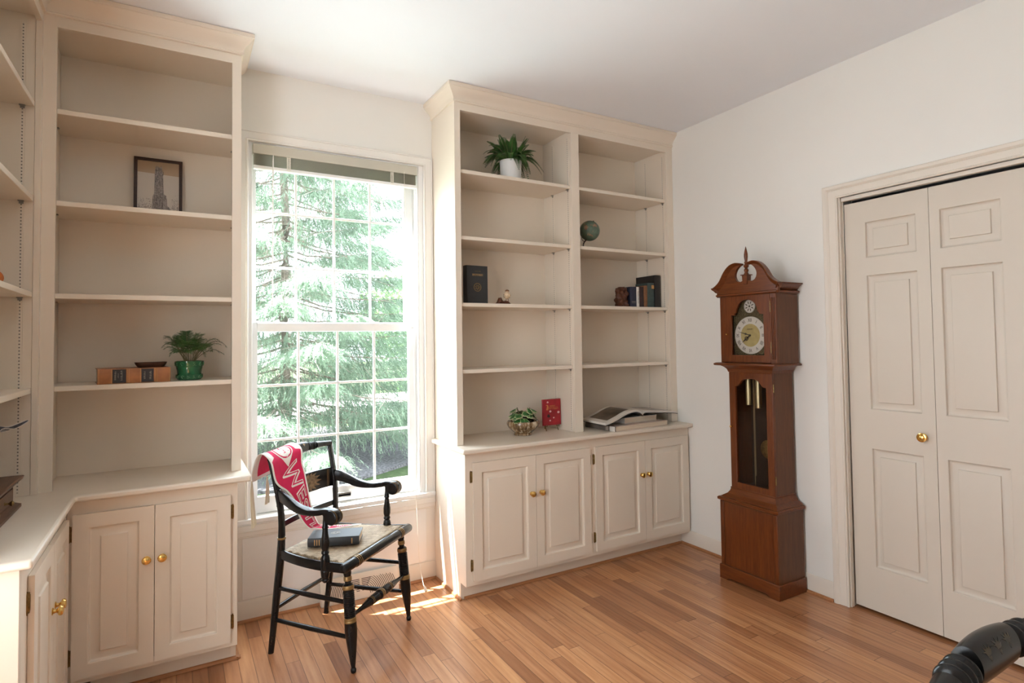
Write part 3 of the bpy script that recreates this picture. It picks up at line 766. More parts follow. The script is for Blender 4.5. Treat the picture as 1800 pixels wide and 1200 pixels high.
# ------------------------------------------------------------------ armchair
def spin(p0, p1, prof, m, seg=18, bands=None): m.turned(p0, p1, prof, seg, bands)
def make_chair(loc, rot, label, cz=.85, pill=.068, pr=.026, tall=False):
    root = thing('armchair', label, 'chair', loc, rot)
    k = dict(local=True)
    BK = [M['black'], M['gold'], M['olivegilt' if tall else 'bronze']]
    # rush seat on a frame
    m = MB()
    def top(u, v):
        y = lerp(-.158, .192, v); hw = lerp(.196, .256, v); x = lerp(-hw, hw, u)
        d = (1 - (2*u-1)**2) * (1 - (2*v-1)**2)
        return (x, y, .4525 - .010*d)
    def bot(u, v):
        p = top(u, v); return (p[0], p[1], .425)
    m.grid(top, 20, 16); m.grid(bot, 4, 4)
    n = 40
    for a, b in (((0,0),(1,0)), ((1,0),(1,1)), ((1,1),(0,1)), ((0,1),(0,0))):
        A = [top(lerp(a[0],b[0],i/n), lerp(a[1],b[1],i/n)) for i in range(n+1)]
        m.add(A + [(p[0], p[1], .425) for p in A], [(i, i+1, n+2+i, n+1+i) for i in range(n)])
    m.build('seat', M['rush'], root, **k)
    m = MB()
    for s in (-1, 1):
        pts = cr([(s*.2, -.168, .439), (s*.227, -.07, .432), (s*.249, .05, .429), (s*.265, .17, .434), (s*.268, .205, .436)], 16)
        m.sweep(pts, rrect(.013, .040, .004))
    m.box(-.19, .19, -.172, -.158, .420, .446)
    m.build('seat_frame', BK, root, bevel=.001, **k)
    m = MB(); pts = [(-.287, .207, .437), (.287, .207, .437)]
    prof = [(0, .004), (.003, .016), (.012, .0205), (.09, .0215)]
    for q in (0, .011, .022): prof += [(.090+q, .0215), (.0905+q, .0235), (.0955+q, .0235), (.096+q, .0215)]
    prof += [(.20, .0215), (.287, .022)]
    full = prof + [(.574 - d, r) for d, r in reversed(prof[:-1])]
    bands = []
    for i in range(len(full) - 1):
        d = (full[i][0] + full[i+1][0]) / 2; d = min(d, .574 - d)
        bands.append(1 if any(abs(d - (.093+q)) < .0022 for q in (0, .011, .022)) else 0)
    spin(pts[0], pts[1], full, m, 20, bands)
    m.build('front_rail', BK, root, **k)
    # front legs, ring-turned
    leg = [(0, .012, 0), (.014, .0155, 0), (.03, .0165, 0), (.042, .014, 0), (.046, .0165, 1), (.060, .0165, 1), (.062, .013, 0), (.072, .013, 0), (.078, .0215, 0), (.083, .0235, 1), (.094, .0235, 1), (.098, .021, 0)]
    d = .102
    while d < .205:
        leg += [(d, .0205, 0), (d+.0018, .0232, 0), (d+.0052, .0236, 0), (d+.0068, .0205, 0)]; d += .0082
    leg += [(d, .022, 0), (d+.003, .0245, 1), (d+.010, .025, 1), (d+.011, .0235, 0), (d+.014, .0253, 1), (d+.019, .0253, 1), (d+.021, .0245, 0), (.26, .0255, 0), (.285, .024, 0), (.34, .018, 0), (.39, .0115, 0), (.408, .0088, 0), (.412, .0088, 0), (.416, .0115, 0), (.422, .012, 0), (.429, .0105, 0), (.431, .009, 0)]
    for s in (-1, 1):
        m = MB(); a, b = Vector((s*.226, .188, .430)), Vector((s*.238, .226, 0.0))
        L = (b - a).length; sc = L / .431
        spin(a, b, [(q[0]*sc, q[1]) for q in leg], m, 20, [q[2] for q in leg[1:]])
        m.build('leg', BK, root, **k)
    # back posts, foot to crest
    for s in (-1, 1):
        m = MB()
        P = cr([(s*.198, -.220, 0), (s*.1975, -.196, .2), (s*.197, -.168, .44), (s*.199, -.163, .60), (s*.206, -.180, lerp(.6, cz, .5)), (s*.213, -.207, cz + .004)], 40)
        secs = []
        for q in P:
            z = q.z
            if z < .46: w = h = lerp(.025, .034, min(1, z/.3))
            else:
                t = min(1, (z - .46) / .14); w = lerp(.034, .030, t); h = lerp(.034, .019, t)
            secs.append(ell(h, w, 14) if z < .5 else [(a, b2) for a, b2 in rrect(w, h, min(w, h)*.45, 3)][:14] )
        secs = [sx if len(sx) == 14 else sx[:14] for sx in secs]
        # keep a constant section count: superellipse everywhere
        secs = []
        for q in P:
            z = q.z; t = max(0, min(1, (z - .46) / .10))
            w = lerp(lerp(.025, .034, min(1, z/.3)), .031, t); h = lerp(lerp(.025, .034, min(1, z/.3)), .019, t); e = lerp(1, .6, t)
            secs.append([(w/2*math.copysign(abs(math.cos(a))**e, math.cos(a)), h/2*math.copysign(abs(math.sin(a))**e, math.sin(a))) for a in [2*PI*i/16 for i in range(16)]])
        m.sweep(P, secs, up=(0, 1, .001))
        for z0 in (.503, .516):
            i = min(range(len(P)), key=lambda i: abs(P[i].z - z0))
            m.tube([P[i] + Vector((0,0,-.004)), P[i] + Vector((0,0,.004))], .0182, 16, mi=1)
        m.build('back_post', BK, root, **k)
    # crest rail with a flattened centre pillow
    m = MB(); n = 200
    P = []; R = []; bands = []
    for i in range(n + 1):
        x = lerp(-.220, .220, i / n); e = 1 - (x/.22)**2
        P.append(Vector((x, -.206 - .034*e, cz + .004 + .006*e)))
        a = abs(x)
        r = .0145
        if a < pill: r = pr * (1 - .12*(a/pill)**2)
        elif a < pill + .006: r = .011
        else:
            b2 = a - pill - .006
            if b2 < .046: r = .0145 + .0055*abs(math.sin(b2/.0115*PI)) if not tall else .0145 + .0062*abs(math.sin(b2/.0153*PI))
            elif b2 < .052: r = .0115
            else: r = lerp(.0175, .0125, min(1, (b2-.052)/.09))
        R.append(r)
    secs = []
    for i, r in enumerate(R):
        a = abs(P[i].x); w = 1.0 if a > pill else .8; hh = 1.0 if a > pill else 1.12
        secs.append([(r*w*math.cos(2*PI*j/36), r*hh*math.sin(2*PI*j/36)) for j in range(36)])
    m.sweep(P, secs)
    c = m.build('crest_rail', BK, root, **k)
    m = MB()
    for (fx, sx) in ((-.5, 1), (0, 1.3), (.5, 1)):
        def leafy(u, v, t): 
            x = fx*pill + u; e = 1 - (x/.22)**2
            ang = .5 + v/pr
            rr = pr*(1 - .12*(x/pill)**2)
            return (x, -.206 - .034*e + (rr*.8+t)*math.cos(ang), cz + .004 + .006*e + (rr*1.12+t)*math.sin(ang))
        for q in range(5):
            a0 = -1 + q*.5
            pts = [(0, -.006), (.006*math.sin(a0)-.003, .006), (.016*math.sin(a0)*sx, .014*math.cos(a0)), (.006*math.sin(a0)+.003, .005)]
            m.flat(pts, leafy, .0005, 2)
    m.build('stencil', BK, c, norm=False, **k)
    # slats
    def slat(z0, z1, name, bow, yb, stencil):
        m = MB(); P = []
        for i in range(17):
            x = lerp(-.203, .203, i/16); P.append(Vector((x, yb - bow*(1-(x/.203)**2), (z0+z1)/2)))
        m.sweep(P, rrect(.010, z1-z0, .003))
        o = m.build(name, BK, root, **k)
        if stencil:
            m = MB()
            fr = lambda u, v, t: (u, yb - bow*(1-(u/.203)**2) + .0055 + t, (z0+z1)/2 + v)
            H = (z1 - z0) / 2
            for cx in (-.030, .030):
                s = -1 if cx > 0 else 1
                for q in range(9):
                    a = math.radians(-75 + q*150/8); L = .080 + .020*math.cos(a*2)
                    ux, uy = -s*math.cos(a), math.sin(a)
                    tip = (cx + ux*L, max(-H+.005, min(H-.005, uy*L*.75))); px, py = -uy*.013, ux*.013
                    m.flat([(cx, 0), (cx+ux*L*.5+px, uy*L*.4+py), tip, (cx+ux*L*.5-px, uy*L*.4-py)], fr, .0004 + .0001*q, 2)
                m.flat(circ(cx, 0, .011, 12), fr, .0014, 1)
            for xx in (-.172, -.165, .165, .172): m.flat([(xx-.0011, -H+.006), (xx+.0011, -H+.006), (xx+.0011, H-.006), (xx-.0011, H-.006)], fr, .0006, 1)
            m.flat([(-.05, -.003), (.05, -.003), (.05, .003), (-.05, .003)], fr, .0003, 2)
            m.build('stencil', BK, o, norm=False, **k)
    up_ = cz - .85
    slat(.643 + up_*.7, .738 + up_*.9, 'painted_slat', .036, -.180, True)
    slat(.549, .575, 'lower_slat', .020, -.166, False)
    if tall: slat(.61, .65, 'lower_slat', .028, -.172, False)
    # arms with scrolled ends, each on a turned spindle
    for s in (-1, 1):
        P = cr([(s*.205, -.172, .698), (s*.218, -.125, .684), (s*.232, -.05, .655), (s*.243, .02, .647), (s*.249, .070, .652), (s*.251, .105, .659), (s*.252, .142, .657)], 36)
        secs = []
        for i, q in enumerate(P):
            t = i/36; f = min(1, max(0, (t-.1)/.4))
            w = lerp(.018, .046, f); h = lerp(.052, .024, f)
            secs.append(rrect(w, h, .0075, 3))
        m = MB(); m.sweep(P, secs, up=(0, -.3, 1))
        m.lathe([(.012, -.0255), (.024, -.0262), (.029, -.0245), (.0305, -.021), (.031, 0), (.0305, .021), (.029, .0245), (.024, .0262), (.012, .0255)], frame((s*.252, .141, .638), (s*.252+1, .141, .638)), 28)
        a = m.build('arm', BK, root, **k)
        m = MB()
        Pg = [q for q in P[26:]]
        for off in (-.021, -.017, .017, .021):
            pts = [(s*.252 + off, .141 + .0309*math.sin(a), .638 + .0309*math.cos(a)) for a in [math.radians(-10 + 190*i/20) for i in range(21)]]
            m.tube(pts, .0007, 4, mi=1)
        m.build('gold_line', BK, a, **k)
        sp = [(0, .009), (.006, .0125), (.012, .009), (.03, .0095), (.055, .012), (.06, .0145), (.064, .011), (.085, .0125), (.115, .0175), (.14, .0175), (.155, .013), (.16, .016), (.167, .0165), (.172, .012), (.178, .016), (.19, .019), (.225, .0195), (.236, .0165), (.240, .019), (.262, .017), (.272, .0125), (.277, .0165), (.283, .0125), (.289, .007)]
        m = MB(); spin((s*.2505, .10, .650), (s*.2515, .10, .358), sp, m, 16)
        m.build('arm_spindle', BK, root, **k)
    # stretchers
    for s in (-1, 1):
        for z in (.283, .142):
            t = z / .43
            m = MB(); m.tube([(s*.1975, lerp(-.218, -.17, t), z + .006), (s*.215, 0, z), (s*lerp(.238, .226, t), lerp(.226, .188, t), z - .004)], [.0085, .0108, .0085], 12)
            m.build('stretcher', BK, root, **k)
    m = MB(); m.tube([(-.197, -.196, .196), (0, -.196, .199), (.197, -.196, .196)], [.0085, .0108, .0085], 12); m.build('stretcher', BK, root, **k)
    fs = [(0, .0075, 0), (.05, .010, 0), (.10, .0165, 0), (.112, .0175, 0), (.114, .019, 1), (.118, .019, 1), (.120, .017, 0), (.123, .019, 1), (.127, .019, 1)]
    d = .130
    while d < .172: fs += [(d, .0165, 0), (d+.0016, .0195, 0), (d+.0046, .0195, 0), (d+.006, .0165, 0)]; d += .0072
    fs += [(.178, .015, 0), (.183, .021, 0), (.188, .0225, 1), (.193, .0225, 1), (.198, .0235, 0)]
    L = .396
    full = fs + [(L - q[0], q[1], q[2]) for q in reversed(fs[:-1])]
    m = MB(); spin((-L/2-.034+.03, .208, .222), (L/2+.004, .208, .222), [(q[0], q[1]) for q in full], m, 16, [q[2] for q in full[1:]])
    m.tube([(-.232, .207, .222), (-.19, .208, .222)], .0078, 12); m.tube([(.232, .207, .222), (.19, .208, .222)], .0078, 12)
    m.build('front_stretcher', BK, root, **k)
    return root
CH = (-2.2635, -.4215, 0); CR = math.radians(-137.5)
make_chair(CH, CR, 'black gold-banded armchair with woven rush seat in front of the window')
make_chair(CH2, CR2, 'dark turned chair back rail in the bottom right corner of the photo', cz=.96, pill=.055, pr=.0245, tall=True)
CM = Matrix.Translation(CH) @ Matrix.Rotation(CR, 4, 'Z')

# ------------------------------------------------------------------ felt pennant over the chair back
PEN = thing('pennant', 'red and white felt pennant lettered WESTLAND draped over the armchair back', 'pennant', CH, CR)
ST = [((.232, -.292, .752), (.075, -.300, .770)),
      ((.238, -.286, .800), (.060, -.296, .820)),
      ((.246, -.258, .864), (.040, -.280, .878)),
      ((.252, -.222, .884), (.030, -.236, .8965)),
      ((.250, -.178, .848), (.034, -.186, .874)),
      ((.226, -.170, .755), (.045, -.172, .815)),
      ((.168, -.156, .699), (.044, -.160, .770)),
      ((.134, -.140, .640), (.040, -.146, .695)),
      ((.118, -.134, .580), (.024, -.136, .600)),
      ((.076, -.122, .520), (-.020, -.136, .515)),
      ((.022, -.118, .4985), (-.075, -.150, .486)),
      ((-.062, -.088, .474), (-.122, -.122, .470)),
      ((-.198, -.012, .4610), (-.202, -.016, .4610))]
NL = 120
PLc = cr([a for a, b in ST], NL); PRc = cr([b for a, b in ST], NL)
cum = [0]
for i in range(NL): cum.append(cum[-1] + ((PLc[i+1]+PRc[i+1])/2 - (PLc[i]+PRc[i])/2).length)
PLEN = cum[-1]
def pen(u, s, off=0.0):
    """u 0..1 from image-left edge to right edge, s arc length from the wide end"""
    s = max(0, min(PLEN*.9999, s)); i = max(0, min(NL-1, next(k for k in range(NL) if cum[k+1] >= s)))
    f = (s - cum[i]) / (cum[i+1] - cum[i] + 1e-9)
    L, R = PLc[i].lerp(PLc[i+1], f), PRc[i].lerp(PRc[i+1], f)
    p = L.lerp(R, u)
    t = ((PLc[i+1]+PRc[i+1]) - (PLc[i]+PRc[i])).normalized(); a = (R - L).normalized() if (R-L).length > 1e-6 else Vector((-1,0,0))
    n = a.cross(t).normalized()
    # soft cross-fold
    w = (R - L).length
    p = p + n * (.05*w*math.sin(PI*u)*math.sin(min(1, s/PLEN*1.3)*PI*1.5)*.5 + off)
    return p
S0 = cum[int(NL*3/12)]        # arc length at the crest
NSIGN = 1 if (pen(.5, S0*1.9, .01) - pen(.5, S0*1.9, 0)).y > 0 else -1
def bw(s):
    w = (pen(1, s) - pen(0, s)).length
    b = .0095 / max(w, .02)
    k = S0*1.28
    if s < k: b = (.0095 + .026) / w
    elif s < k + .012: b = (.0095 + .026 * max(0, 1 - (s-k)/.012)) / w
    return min(.5, b)
m = MB(); NS = 170
us = lambda s: [0, bw(s)*.5, bw(s), bw(s)+.02*(1-2*bw(s))] + [lerp(bw(s), 1-bw(s), q/10) for q in range(1, 10)] + [1-bw(s)-.02*(1-2*bw(s)), 1-bw(s), 1-bw(s)*.5, 1]
vs = []; 
for j in range(NS + 1):
    s = PLEN * j / NS
    vs += [pen(u, s) for u in us(s)]
nu = len(us(0)) - 1
fs = []; ms = []
for j in range(NS):
    for i in range(nu):
        a = j*(nu+1)+i; fs.append((a, a+1, a+nu+2, a+nu+1)); ms.append(1 if (i < 2 or i >= nu-2 or PLEN*j/NS < .012) else 0)
m.add(vs, fs, ms)
cl = m.build('cloth', [M['red'], M['felt']], PEN, local=True, norm=False, weld=False)
so = cl.modifiers.new('thickness', 'SOLIDIFY'); so.thickness = .0016; so.offset = 0
def pen_map(off): return lambda u, s, t: tuple(pen(u, s, NSIGN*(.0014 + off + t)))
def dense(vs, fs, n=2):
    bm = bmesh.new(); V = [bm.verts.new((x, y, 0)) for x, y in vs]
    for f in fs:
        try: bm.faces.new([V[i] for i in f])
        except ValueError: pass
    bmesh.ops.triangulate(bm, faces=bm.faces)
    for _ in range(n):
        e = [x for x in bm.edges if x.calc_length() > .03]
        if e: bmesh.ops.subdivide_edges(bm, edges=e, cuts=1)
        bmesh.ops.triangulate(bm, faces=bm.faces)
    bm.verts.index_update()
    o = [(v.co.x, v.co.y) for v in bm.verts], [tuple(v.index for v in f.verts) for f in bm.faces]
    bm.free(); return o
m = MB()
SA, SB = S0*1.62, PLEN*.955
def text_on(off, offset, mi):
    x = 0.0; spans = []
    tv = [text_polys(ch, 1.0, offset, 'LEFT') for ch in 'WESTLAND']
    wd = [max(p[0] for p in v) - min(p[0] for p in v) + .10 for v, f in [text_polys(ch, 1.0, 0.0, 'LEFT') for ch in 'WESTLAND']]
    tot = sum(wd); acc = 0
    for (v, f), w in zip(tv, wd):
        mn = min(p[0] for p in v) if offset == 0 else min(p[0] for p in v) + offset
        v2, f2 = dense([((p[0]-mn+acc)/tot, p[1]) for p in v], f)
        acc += w
        P = []
        for tx, ty in v2:
            s = SA + (SB-SA)*(tx*1.22 - .22*tx*tx)
            P.append(pen_map(off)(.50 + (ty)*.74, s, 0))
        m.add(P, f2, mi)
text_on(.0004, .030, 1); text_on(.0012, -.020, 0)
m.build('lettering', [M['red'], M['felt']], cl, local=True, norm=False, weld=False)
# round emblem on a pointed white shield
m = MB(); EC = S0*1.12
def em(off):
    def f(u, v, t): 
        v *= 1.2; u *= 1.2; s = EC + v; w = (pen(1, s) - pen(0, s)).length
        return pen_map(off)(.52 + u/w, s, t)
    return f
def disc(pts, off, mi):
    tr = geometry.tessellate_polygon([[Vector((a, b, 0)) for a, b in pts]]); v2, f2 = dense(pts, [tuple(t) for t in tr], 3)
    m.add([em(off)(a, b, 0) for a, b in v2], f2, mi)
def ring(r0, r1, off, mi, n=48):
    P = [em(off)(r*math.cos(2*PI*k/n), r*math.sin(2*PI*k/n), 0) for r in (r0, (r0+r1)/2, r1) for k in range(n)]
    m.add(P, [(q*n+k, q*n+(k+1) % n, (q+1)*n+(k+1) % n, (q+1)*n+k) for q in range(2) for k in range(n)], mi)
def fan(r, off, mi, n=40):
    P = [em(off)(0, 0, 0)] + [em(off)(r*q/5*math.cos(2*PI*k/n), r*q/5*math.sin(2*PI*k/n), 0) for q in range(1, 6) for k in range(n)]
    m.add(P, [(0, 1+k, 1+(k+1) % n) for k in range(n)] + [(1+q*n+k, 1+q*n+(k+1) % n, 1+(q+1)*n+(k+1) % n, 1+(q+1)*n+k) for q in range(4) for k in range(n)], mi)
fan(.047, .0004, 1)
for q in range(6):
    a = q/6; b = (q+1)/6
    m.add([em(.0004)(x, y, 0) for x, y in ((lerp(-.042, 0, a), lerp(.02, .078, a)), (lerp(.042, 0, a), lerp(.02, .078, a)), (lerp(.042, 0, b), lerp(.02, .078, b)), (lerp(-.042, 0, b), lerp(.02, .078, b)))], [(0,1,2,3)], 1)
ring(.0355, .0415, .0010, 0)
for ch, cx, cy, sz in (('W', 0, -.014, .030), ('L', 0, .012, .026)):
    v, f = text_polys(ch, sz, .0006); m.add([em(.0012)(-x+cx, -y*-1*-1+cy, 0) for x, y in v], f, 0)
for s in (-1, 1):
    for a in (.5, 1.0, 1.5): 
        c0, s0 = math.cos(a)*s, math.sin(a)
        m.add([em(.0012)(x, y, 0) for x, y in ((c0*.018, s0*.018+.004), (c0*.026-s0*.003, s0*.026+.004), (c0*.033, s0*.033), (c0*.026+s0*.003, s0*.026+.002))], [(0,1,2,3)], 0)
m.build('emblem', [M['red'], M['felt']], cl, local=True, norm=False, weld=False)
for i, (p, q, e, w) in enumerate((((.231, -.293, .755), (.226, -.297, .68), (.216, -.300, .545), .010), ((.236, -.290, .760), (.222, -.294, .66), (.206, -.296, .555), .007), ((.128, -.300, .758), (.126, -.302, .70), (.132, -.303, .628), .008), ((.134, -.298, .758), (.120, -.300, .70), (.117, -.302, .632), .006))):
    m = MB(); P = cr([p, q, e], 20)
    secs = [[(-w*(.3+.7*min(1, k/7)), -.0004), (w*(.3+.7*min(1, k/7)), -.0004), (w*(.3+.7*min(1, k/7)), .0004), (-w*(.3+.7*min(1, k/7)), .0004)] for k in range(21)]
    m.sweep(P, secs, up=(0, 1, 0)); m.build('ribbon', M['ribbon'], PEN, local=True)

# ------------------------------------------------------------------ books
def book(name, label, loc, rot, W, H, T, cover, spine=None, group=None, pages=None, lay=None, lean=0.0):
    """book in its own frame: spine edge at u=0, width W along u, thickness T along n, height H; lay maps (u,n,h) -> local xyz"""
    root = thing(name, label, 'book', loc, rot, group)
    lay = lay or (lambda u, n, h: (u, n, h))
    def bx(m, u0, u1, n0, n1, h0, h1, mi=0):
        v = [lay(u, n, h) for u in (u0, u1) for n in (n0, n1) for h in (h0, h1)]
        m.add(v, [(0,1,3,2),(4,6,7,5),(0,4,5,1),(2,3,7,6),(0,2,6,4),(1,5,7,3)], mi)
    c = .0028
    m = MB(); bx(m, 0, W, 0, c, 0, H); bx(m, 0, W, T-c, T, 0, H)
    m.build('cover', cover, root, local=True, bevel=.0008)
    m = MB()
    n = 8; pts = [(-.004*math.sin(PI*i/n), T*i/n) for i in range(n+1)]
    v = [lay(u, q, h) for h in (0, H) for u, q in pts] + [lay(u + c, max(c*0, min(T, q)), h) for h in (0, H) for u, q in pts]
    k = n + 1
    f = [(i, i+1, k+i+1, k+i) for i in range(n)] + [(2*k+i, 3*k+i, 3*k+i+1, 2*k+i+1) for i in range(n)] + [(i, 2*k+i, 2*k+i+1, i+1) for i in range(n)] + [(k+i, k+i+1, 3*k+i+1, 3*k+i) for i in range(n)] + [(0, k, 3*k, 2*k), (n, 2*k+n, 3*k+n, k+n)]
    m.add(v, f); sp = m.build('spine', spine or cover, root, local=True)
    m = MB(); bx(m, c*1.1, W-.004, c, T-c, .003, H-.003); m.build('page_block', pages or M['paper'], root, local=True)
    root['T'] = T
    return root, lay, sp
flat_lay = lambda u, n, h: (u, h, n)          # lying flat, spine along local y

def glyph_rows(m, rows, mp, mi, off=.0004):
    """small illegible gilt lettering: rows of (u0,u1,v,height)"""
    r2 = random.Random(5)
    for u0, u1, v, hh in rows:
        u = u0
        while u < u1:
            w = r2.uniform(.35, .9)*hh
            kind = r2.randrange(3)
            if kind != 1: m.flat([(u, v-hh/2), (u+w*.28, v-hh/2), (u+w*.28, v+hh/2), (u, v+hh/2)], mp, off, mi)
            if kind != 2: m.flat([(u, v+hh*.25), (u+w, v+hh*.25), (u+w, v+hh/2), (u, v+hh/2)], mp, off*1.2, mi)
            if kind != 0: m.flat([(u+w*.6, v-hh/2), (u+w*.9, v-hh/2), (u+w*.9, v+hh/2), (u+w*.6, v+hh/2)], mp, off*1.4, mi)
            u += w + .3*hh

# dark yearbook-like book lying on the rush seat
ca = CM @ Vector((.040, .128, .4535)); cb = CM @ Vector((.134, -.073, .4535))
d = (cb - ca); ang = math.atan2(d.y, d.x) - PI/2
bk, lay, sp = book('book', 'thick charcoal book lying on the rush seat of the armchair', (ca.x, ca.y, .4537), ang, .126, .225, .037, M['yearbook'], lay=lambda u, n, h: (u, h, n), pages=M['paper'])
m = MB(); top_ = lambda u, v, t: (u, v, .0372 + t)
for r0 in (.021, .016): m.plate(circ(.066, .115, r0), [circ(.066, .115, r0-.0016)], top_, 0, .0003)
for q in range(6): m.flat([(.066+.012*math.cos(q), .115+.012*math.sin(q)), (.066+.004*math.cos(q+.6), .115+.004*math.sin(q+.6)), (.066+.012*math.cos(q+.9), .115+.012*math.sin(q+.9))], top_, .0002)
m.build('embossed_crest', M['gilt'], bk, local=True)
m = MB(); spn = lambda u, v, t: (-.0043 - t, u, v)
for y0 in (.172, .182, .192, .03): m.flat([(y0, .006), (y0+.004, .006), (y0+.004, .031), (y0, .031)], spn, .0002)
m.build('gilt_bands', M['leathergold'], bk, local=True)

# black yearbook standing in the double bookcase
Y = .045
yb, lay, sp = book('book', 'tall charcoal book standing face out, third shelf of the double bookcase', (-1.5215, -.250, 1.5792), math.radians(3), .135, .218, .045, M['yearbook'])
m = MB(); fr = lambda u, v, t: (u, -t, v)
m.flat([(.035, .160), (.105, .160), (.105, .172), (.035, .172)], fr, .0002, 0)
glyph_rows(m, [(.040, .1, .166, .006), (.05, .09, .186, .004)], fr, 1, .0005)
m.plate(circ(.068, .095, .024), [circ(.068, .095, .021)], fr, .0001, .0005, 1)
for q in range(7): m.flat([(.068+.003*math.cos(q), .095+.003*math.sin(q)), (.068+.018*math.cos(q*.9), .095+.018*math.sin(q*.9)), (.068+.012*math.cos(q*.9+.5), .095+.012*math.sin(q*.9+.5))], fr, .0003 + q*.00003, 1)
m.build('gilt_stamp', [M['bronze'], M['gold']], yb, local=True, norm=False)

# row of small old books, spines out
z = 1.5792
def upright(label, x0, x1, h, dep, cover, y=-.262, grp='old books standing beside the carved bookend', spine=None):
    T = x1 - x0 - .0006
    b, l, s = book('book', label, (x0, y, z), 0, dep, h, T, cover, spine=spine, group=grp, lay=lambda u, n, h: (n, u, h))
    return b, T
bq, T = upright('navy blue book next to the carved bookend', -.3385, -.2830, .136, .10, M['navy'])
m = MB(); f = lambda u, v, t: (u, -.0045 - t, v); m.flat([(.010, .036), (.045, .036), (.045, .039), (.010, .039)], f); m.flat([(.010, .028), (.045, .028), (.045, .030), (.010, .030)], f); m.build('gilt_bands', M['gilt'], bq, local=True)
bq, T = upright('thin book with white mottled spine beside the navy book', -.2825, -.2580, .136, .095, M['blackbook'], spine=M['cover_white'])
m = MB(); glyph_rows(m, [(.006, .02, .03+.009*i, .006) for i in range(9)], f, 0); m.build('spine_lettering', M['ink'], bq, local=True, norm=False)
upright('dark maroon book between the white-spined and tan books', -.2574, -.2180, .139, .10, M['maroon'])
bq, T = upright('tan brown book between the maroon and teal books', -.2174, -.1860, .148, .105, M['tan'])
bq, T = upright('dark teal book with a small yellow spine label', -.1854, -.1240, .168, .12, M['teal'])
m = MB(); m.flat([(.034, .128), (.058, .128), (.058, .153), (.034, .153)], f, .0003); m.build('spine_label', M['leathergold'], bq, local=True)
upright('tall black book at the right end of the small book row', -.1234, -.0720, .222, .19, M['blackbook'], y=-.268)

# carved bookend
m = MB()
def be(u, v):
    a = 2*PI*u; zz = v
    r = 1 + .14*math.sin(5*a + 9*v) + .12*math.sin(3*a - 14*v) + .07*math.sin(11*a + 25*v)
    prof = (1 - .25*max(0, v-.7)/.3) if v < .97 else .55
    return (-.374 + .034*r*prof*math.cos(a), -.215 + .045*r*prof*math.sin(a), z + .004 + .132*zz)
m.grid(be, 40, 40)
m.add([be(i/40, 1) for i in range(40)], [tuple(range(40))]); m.box(-.411, -.340, -.265, -.165, z, z+.006)
o = m.build('bookend', M['redwood'], None, (-.374, -.215, z)); tag(o, 'carved reddish-brown wooden bookend on the third shelf, right bay', 'bookend')

# big leather tome with bands and labels on the left bookcase
lt = (-3.197, -.312, 1.2117); la = math.atan2(-.2785+.312, -2.945+3.197)
tm, lay, sp = book('book', 'large tan leather-bound tome lying spine out in the left bookcase', lt, la, .20, .255, .062, M['leather'], lay=lambda u, n, h: (h, u, n))
f = lambda u, v, t: (u, -.0046 - t, v)
for a, b in ((.050, .096), (.150, .193)):
    m = MB(); m.plate([(a, .0035), (b, .0035), (b, .0585), (a, .0585)], [], f, -.003, .0004)
    m.build('label', M['leatherblk'], sp, local=True)
m = MB()
for x in (.003, .046, .099, .105, .145, .197, .203, .250): m.plate([(x, .001), (x+.0022, .001), (x+.0022, .061), (x, .061)], [], f, -.003, .0012)
m.build('raised_band', M['leathergold'], sp, local=True)
m = MB()
sw = lambda u, v, t: f(v, u, t)
glyph_rows(m, [(.016, .048, .059, .0055), (.024, .042, .069, .003), (.014, .050, .080, .0065), (.016, .046, .160, .006), (.014, .050, .181, .0065)], sw, 0, .0006)
m.build('gilt_lettering', M['gilt'], sp, local=True, norm=False)

# boat-shaped dish on the tome
m = MB(); N = 28
def dish(r, zz): return [(r*.060*math.copysign(abs(math.cos(a))**.45, math.cos(a)), r*.034*math.copysign(abs(math.sin(a))**.75, math.sin(a)), zz) for a in [2*PI*k/N for k in range(N)]]
rings = [dish(.76, .0), dish(.83, .004), dish(.94, .013), dish(1.0, .0225), dish(.94, .0225), dish(.80, .010), dish(.4, .006)]
vs = [p for r_ in rings for p in r_]
MT = Matrix.Translation((-3.017, -.235, 1.2739)) @ Matrix.Rotation(la + .03, 4, 'Z')
m.T = MT
m.add(vs, [(i*N+k, i*N+(k+1) % N, (i+1)*N+(k+1) % N, (i+1)*N+k) for i in range(len(rings)-1) for k in range(N)] + [tuple(range(N)), tuple((len(rings)-1)*N + k for k in range(N))])
o = m.build('wooden_dish', M['darkwood'], None, (-3.017, -.235, 1.2739)); tag(o, 'small dark boat-shaped wooden dish on the leather tome', 'dish')

# red book on a wire easel
ea = thing('display_easel', 'small dark wire easel holding the red book', 'easel', (-.920, -.165, .8061))
m = MB()
for x in (-.964, -.876):
    m.tube([(x, -.186, .8066), (x, -.172, .832), (x, -.163, .8345), (x + .006*(1 if x < -.92 else -1), -.158, .945)], .0026, 8)
    m.tube([(x, -.163, .8345), (x, -.195, .8365), (x, -.197, .8455)], .0022, 8)
m.tube([(-.920, -.159, .93), (-.920, -.095, .8066)], .0026, 8); m.tube([(-.960, -.160, .92), (-.880, -.160, .92)], .0022, 8)
m.build('frame', M['oldbrass'], ea)
rbk, lay, sp = book('book', 'small red book with gold and pink cover displayed on an easel', (-.985, -.1860, .8405), 0, .130, .160, .013, M['redbook'], lay=lambda u, n, h: tuple(Matrix.Rotation(math.radians(-1.5), 3, 'X') @ Vector((u, n, h))))
m = MB(); fr = lambda u, v, t: tuple(Matrix.Rotation(math.radians(-1.5), 3, 'X') @ Vector((u, -.0002 - t, v)))
m.flat([(.022, .095), (.034, .092), (.040, .112), (.036, .126), (.024, .126), (.020, .122), (.030, .120)], fr, .0003, 0)
glyph_rows(m, [(.050, .088, .118, .009), (.042, .108, .101, .011)], fr, 0)
